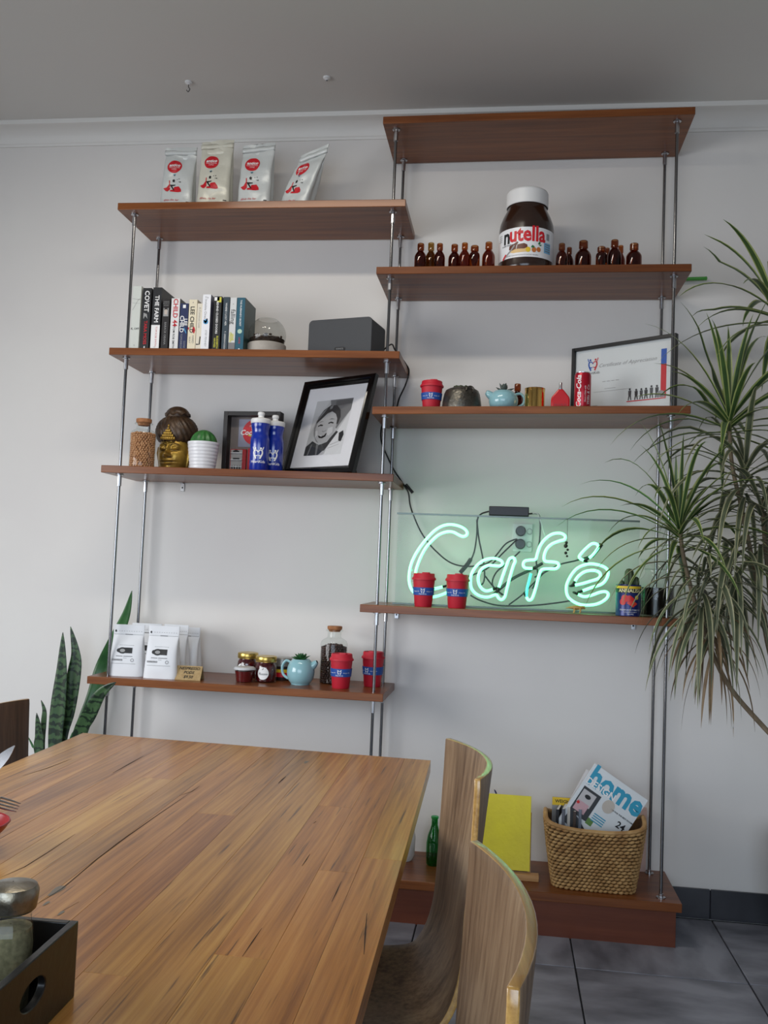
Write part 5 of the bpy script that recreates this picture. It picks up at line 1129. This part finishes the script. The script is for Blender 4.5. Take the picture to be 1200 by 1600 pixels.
# yellow board on easel
cx = sx(786, -.2, ZE); t = thing('display_easel', 'wooden tabletop easel carrying the yellow board', 'easel', (cx, -.2, ZE)); LW = wood('light_wood', [(176, 132, 84), (196, 152, 102), (210, 170, 120)], 0, 1, .5, 60, .05)
WBd = .21; ph2 = .20
obj('ledge', B().box((.012, -.05, .012), (WBd+.035, .035, .024)), LW, t, bevel=.002)
for x_ in (-.07, .098): obj('upright', B().tube([(x_, -.036, .004), (x_, -.036+.24*sin(ph2)+.012, .24*cos(ph2))], .008, 4), LW, t)
obj('rear_leg', B().tube([(.01, .03, .22), (.01, .13, .004)], .007, 4), LW, t)
yb = thing('yellow_board', 'bright yellow painted board leaning on the easel', 'board', (cx-.005, -.2, ZE+.022)); HBd = .275
M_ = Matrix.Rotation(-ph2, 3, 'X')
obj('panel', B().box(M_ @ Vector((0, -.046, HBd/2)), (WBd, .016, HBd), M_), mat('yellow_paint', (232, 220, 36), .5, bump=(70, .4), var=(9, (222, 208, 44))), yb, bevel=.001)
q = P(778, 1246, -.12); pe = obj('blue_pen', B().tube([(0, 0, -.12), (0, 0, 0), (-.012, 0, .025), (-.016, .0, .03)], [.004, .004, .003, .001], 8), mat('pen_blue', (30, 34, 90), .4), loc=q); tag(pe, 'tip of a dark blue pen sticking up behind the yellow board', 'pen')
# woven basket
BO = Vector((1.085, -.235, ZE)); t = thing('wicker_basket', 'square woven wicker basket full of magazines', 'basket', BO, -.03)
def bsec(z): return .146+.036*(z/.22)      # half width; z up
def bpt(a, z, off=0):
    hw = bsec(z)+off; hd = .085+.022*(z/.22)+off; n = 5; ca, sa = cos(a), sin(a); q_ = (abs(ca)**n+abs(sa)**n)**(-1/n); top = .04*(z/.22)**3*abs(ca)**3
    return Vector((hw*ca*q_, hd*sa*q_, z+top))
bb = B(); rows, cols = 18, 58
for j in range(rows):
    z = .006+j*.0122
    for i in range(cols):
        a = 2*pi*(i+.5*(j % 2))/cols; p0 = bpt(a-pi/cols*1.12, z-.002); p1 = bpt(a, z, .0045); p2 = bpt(a+pi/cols*1.12, z+.002)
        s_ = random.uniform(.85, 1.12); bb.tube([p0, p0.lerp(p1, .5)+(p1-p0.lerp(p2, .5))*.2, p1, p2.lerp(p1, .5)+(p1-p0.lerp(p2, .5))*.2, p2], [.002, .0052*s_, .0068*s_, .0052*s_, .002], 6)
o = obj('weave', bb, mat('water_hyacinth', (192, 154, 100), .6, bump=(150, .4), var=(22, (156, 116, 68))), t, smooth=70); o['kind'] = 'stuff'
bb = B(); ring_ = [bpt(2*pi*i/64, .222) for i in range(64)]; bb.tube(ring_, .0085, 8, closed=True)
rm = obj('rim', bb, mat('water_hyacinth', (0, 0, 0)), t)
bb = B().grid(lambda i, j: tuple(bpt(2*pi*i,   .004+.215*j, -.004)), 64, 6); bb.f.append(tuple(range(0, 64))); bb.mi.append(0)
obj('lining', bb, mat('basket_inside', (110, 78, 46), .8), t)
# magazines
def mag(label, c, w_, h_, th, rx, ry, rz, cover, g='magazines in the basket'):
    t = thing('magazine', label, 'magazine', c, 0, g); t.rotation_mode = 'XYZ'; t.rotation_euler = (rx, ry, rz)
    obj('pages', B().box((0, th/2, h_/2), (w_-.002, th-.001, h_-.002)), PAPER, t); obj('cover', B().box((0, 0, h_/2), (w_, .0008, h_)), cover, t); obj('back_cover', B().box((0, th, h_/2), (w_, .0008, h_)), cover, t); obj('spine', B().box((-w_/2, th/2, h_/2), (.0008, th, h_)), cover, t)
    return t
CYAN = mat('print_cyan', (40, 150, 184), .4); MW = mat('cover_white', (216, 222, 226), .3)
tl_ = P(930, 1193, -.25); HO = tl_+Vector((.1175*cos(rad(32))-.285*sin(rad(32)), -.02, -.1175*sin(rad(32))-.285*cos(rad(32))))
hm = mag('white home design magazine with turquoise title tilted in the basket', HO, .235, .285, .008, -.08, rad(32), .0, MW)
HF = FR(-.0009); HF2 = FR(-.0013)
text('home', .112, CYAN, hm, HF, (.004, .243), 'title', bold=.035, sxx=.88); text('DESIGN', .036, PRW, hm, HF2, (-.048, .218), 'title', bold=.02); 
decal('photo_print', [rect(-.105, .085, -.03, .195)], mat('print_charcoal', (44, 46, 50), .4), hm, HF); decal('photo_print', [rect(-.1, .13, -.045, .185)], mat('print_palegrey', (190, 188, 190), .4), hm, HF2); decal('photo_print', [rect(-.098, .10, -.05, .14)], mat('print_pinkish', (200, 160, 168), .4), hm, FR(-.0016)); decal('lamp_print', [disc(-.072, .165, .012, 16, .008)], PRK, hm, FR(-.002)); decal('flower_print', [disc(-.092, .13, .006, 10)], TOM, hm, FR(-.002))
decal('pendant_print', [disc(.01, .18, .023, 20, .026)], mat('print_stone', (190, 182, 172), .4), hm, HF2); decal('chair_print', [[(-.105, .04), (-.03, .03), (-.02, .06), (-.06, .08), (-.1, .09)]], mat('print_charcoal', (44, 46, 50), .4), hm, HF2)
decal('headline_print', [rect(-.02, .128-.009*i, .03, .132-.009*i) for i in range(4)], CYAN, hm, HF2); decal('grass_print', [rect(-.03, .08, -.005, .105)], mat('print_grass', (90, 130, 60), .4), hm, HF); text('24', .035, PRK, hm, HF2, (.085, .145), 'cover_number', bold=.02); text('TOP FOR THE BEST ROOMS', .008, PRK, hm, HF2, (.07, .178), 'cover_line', bold=.02)
cols = [('black-spined magazine standing in the basket', (30, 30, 34)), ('slate grey magazine standing in the basket', (92, 96, 106)), ('off-white magazine standing in the basket', (204, 200, 192)), ('dark brown magazine standing in the basket', (66, 54, 48)), ('grey-blue magazine standing in the basket', (120, 128, 142))]
for i, (lb, c) in enumerate(cols): mag(lb, BO+Vector((-.125+.021*i, .02-.012*(i % 2), .014)), .12, .262+.006*(i % 3), .010, 0, .02, rad(80), mat('mag_%d' % i, c, .35))
ym = mag('magazine with a yellow strip across its top at the back of the basket', BO+Vector((-.07, .045, .018)), .17, .285, .006, -.03, .0, .0, mat('mag_grey', (150, 150, 150), .35)); decal('yellow_strip', [rect(-.085, .255, .085, .285)], PRY, ym, HF); text('WEIGHT LOSS', .017, PRK, ym, HF2, (-.02, .27), 'title', bold=.02)
mag('white magazine tucked behind the tilted home magazine', HO+Vector((-.005, .03, -.02)), .22, .275, .006, -.05, rad(27), .0, mat('mag_white', (214, 210, 210), .35))
mag('pinkish magazine standing behind the basket by the rods', Vector((1.275, -.035, ZE+.001)), .1, .21, .006, -.02, 0, 0, mat('mag_pink', (196, 160, 150), .5), None) if False else None
bx = thing('pink_folder', 'pale pink folder standing behind the basket', 'folder', (1.262, -.018, ZE)); obj('folder_front', B().box((0, -.012, .12), (.10, .002, .24)), mat('folder_pink', (196, 166, 156), .6), bx); obj('folder_back', B().box((0, -.004, .125), (.10, .002, .25)), mat('folder_pink', (196, 166, 156), .6), bx); obj('papers', B().box((0, -.008, .115), (.094, .005, .23)), PAPER, bx)

# ================================================================ TABLE ITEMS
t = thing('condiment_caddy', 'black wooden condiment caddy with oval handle hole on the table', 'caddy', (.085, -2.80, TZ), rad(2)); CK = mat('caddy_black', (16, 15, 15), .32, bump=(60, .1))
wx, wy, hz, th = .165, .25, .1, .011
def side_with_hole(x):
    bb = B(); oy = 0; n = 24; hole = [(-.0+.033*cos(2*pi*k/n)*(1), .058+.017*sin(2*pi*k/n)) for k in range(n)]
    outer = []
    for k in range(n):
        a = 2*pi*k/n; ca, sa = cos(a), sin(a); q_ = min((wy/2)/max(1e-6, abs(ca)), (hz/2)/max(1e-6, abs(sa))); outer.append((ca*q_, hz/2+sa*q_))
    for cnr in ((wy/2, 0), (wy/2, hz), (-wy/2, 0), (-wy/2, hz)):
        kbest = min(range(n), key=lambda k: (outer[k][0]-cnr[0])**2+(outer[k][1]-cnr[1])**2); outer[kbest] = cnr
    for xx in (x-th/2, x+th/2): bb.v += [(xx, a, c) for a, c in outer]+[(xx, a, c) for a, c in hole]
    for k in range(n):
        k2 = (k+1) % n; bb.f += [(k, k2, n+k2, n+k), (2*n+k, 3*n+k, 3*n+k2, 2*n+k2), (k, 2*n+k, 2*n+k2, k2), (n+k, n+k2, 3*n+k2, 3*n+k)]; bb.mi += [0]*4
    return bb
for x_ in (-wx/2+th/2, wx/2-th/2): obj('side_panel', side_with_hole(x_), CK, t, bevel=.0015)
for y_ in (-wy/2+th/2, wy/2-th/2): obj('end_panel', B().box((0, y_, hz/2), (wx-2*th, th, hz)), CK, t, bevel=.0015)
obj('caddy_floor', B().box((0, 0, .006), (wx-2*th, wy-2*th, .012)), CK, t)
# pepper shaker in the caddy
yS = -2.745; xS = sx(16, yS, .85); q = Vector((xS, yS, TZ+.0125)); zt = sz(1377, xS, yS)-q.z
t = thing('pepper_shaker', 'glass pepper shaker with steel lid standing in the black caddy', 'shaker', q); r = .030
obj('glass', B().lathe([(.001, 0), (r*.95, 0), (r*1.05, .01), (r*1.05, zt*.5), (r*.92, zt*.66), (r*.86, zt*.70), (r*.86, zt*.80)], 10, cap=False, a0=.3), CLEAR, t, smooth=20)
obj('pepper', B().lathe([(.001, .003), (r*.9, .003), (r*.97, zt*.5), (r*.88, zt*.64), (.001, zt*.66)], 20, cap=False), mat('ground_pepper', (104, 98, 72), .95, var=(160, (128, 120, 90))), t)
lid = obj('lid', B().lathe([(r*.9, zt*.77), (r*1.02, zt*.79), (r*1.08, zt*.87), (r*1.1, zt*.93), (r*1.0, zt*.97), (r*.6, zt*.995), (.001, zt)], 28, cap=False), mat('worn_steel', (150, 146, 136), .3, .9, bump=(60, .3), var=(50, (120, 112, 96))), t)
bb = B()
for i in range(7): bb.lathe([(.0012, 0), (.0012, .0008)], 8, (.011*cos(i*1.047) if i else 0, .011*sin(i*1.047) if i else 0, zt*.985))
obj('shaker_holes', bb, PRK, lid)
yS2 = -2.80; q = Vector((.03, yS2-.03, TZ+.0125))
# red bowl with cutlery just at the frame edge
q = atz(7, 1290, .80); rB = .085; C0 = Vector((q.x-rB, q.y, TZ))
t = thing('red_bowl', 'red bowl at the left edge of the table with cutlery resting in it', 'bowl', C0)
REN = mat('red_enamel', (150, 16, 24), .3)
obj('bowl_body', B().lathe([(.001, 0), (.032, 0), (.034, .006), (.058, .026), (.078, .048), (.085, .06), (.082, .06), (.074, .047), (.054, .027), (.03, .009), (.001, .008)], 44, cap=False), REN, t); obj('rim', B().tube([(.0838*cos(a), .0838*sin(a), .06) for a in [2*pi*i/40 for i in range(40)]], .0022, 6, closed=True), REN, t)
def flatbar(p0, p1, ws, thk, nrm):
    p0, p1 = Vector(p0), Vector(p1); d = (p1-p0); dn = d.normalized(); sd = dn.cross(Vector(nrm)).normalized(); nn = sd.cross(dn).normalized(); bb = B(); v = []
    for i, w_ in enumerate(ws):
        p = p0+d*(i/(len(ws)-1))
        for a, c in ((-1, -1), (1, -1), (1, 1), (-1, 1)): v.append(p+sd*w_*a+nn*thk*c)
    n = len(ws)
    return bb.add(v, [(i*4+a, i*4+(a+1) % 4, i*4+4+(a+1) % 4, i*4+4+a) for i in range(n-1) for a in range(4)]+[(3, 2, 1, 0), tuple(range(4*n-4, 4*n))])
CUT = mat('polished_steel', (200, 200, 200), .14, 1)
tip = P(23, 1165, C0.y+.05); d_ = Vector((.62, .12, .74)).normalized(); b0 = tip-d_*.20
t = thing('table_knife', 'steel table knife with rounded blade rising from the red bowl', 'knife', b0); vv = tip-b0
obj('blade', flatbar(vv*.45, vv, [.006, .0085, .0105, .0115, .0115, .011, .0095, .006, .001], .0009, (.25, -1, .1)), CUT, t); obj('handle', flatbar((0, 0, 0), vv*.45, [.006, .007, .006, .005, .005], .0022, (.25, -1, .1)), CUT, t)
tip = P(29, 1262, C0.y+.02); d_ = Vector((.97, -.05, -.16)).normalized(); b0 = tip-d_*.19; hd_ = tip-b0; nk_ = hd_*.62; mid = hd_*.76
t = thing('table_fork', 'steel fork lying across the red bowl with tines pointing right', 'fork', b0)
obj('handle', flatbar((0, 0, 0), nk_, [.008, .007, .005, .0035, .003], .0014, (0, -.6, .8)), CUT, t)
obj('fork_head', flatbar(nk_, mid, [.003, .008, .0115], .0011, (0, -.6, .8)), CUT, t)
for i in range(4):
    o_ = Vector((0, .0052, .0039))*(i-1.5); obj('tine', B().tube([mid+o_*1.15, hd_*.9+o_*1.1, hd_+o_*1.0], [.0022, .0020, .0008], 6), CUT, t)
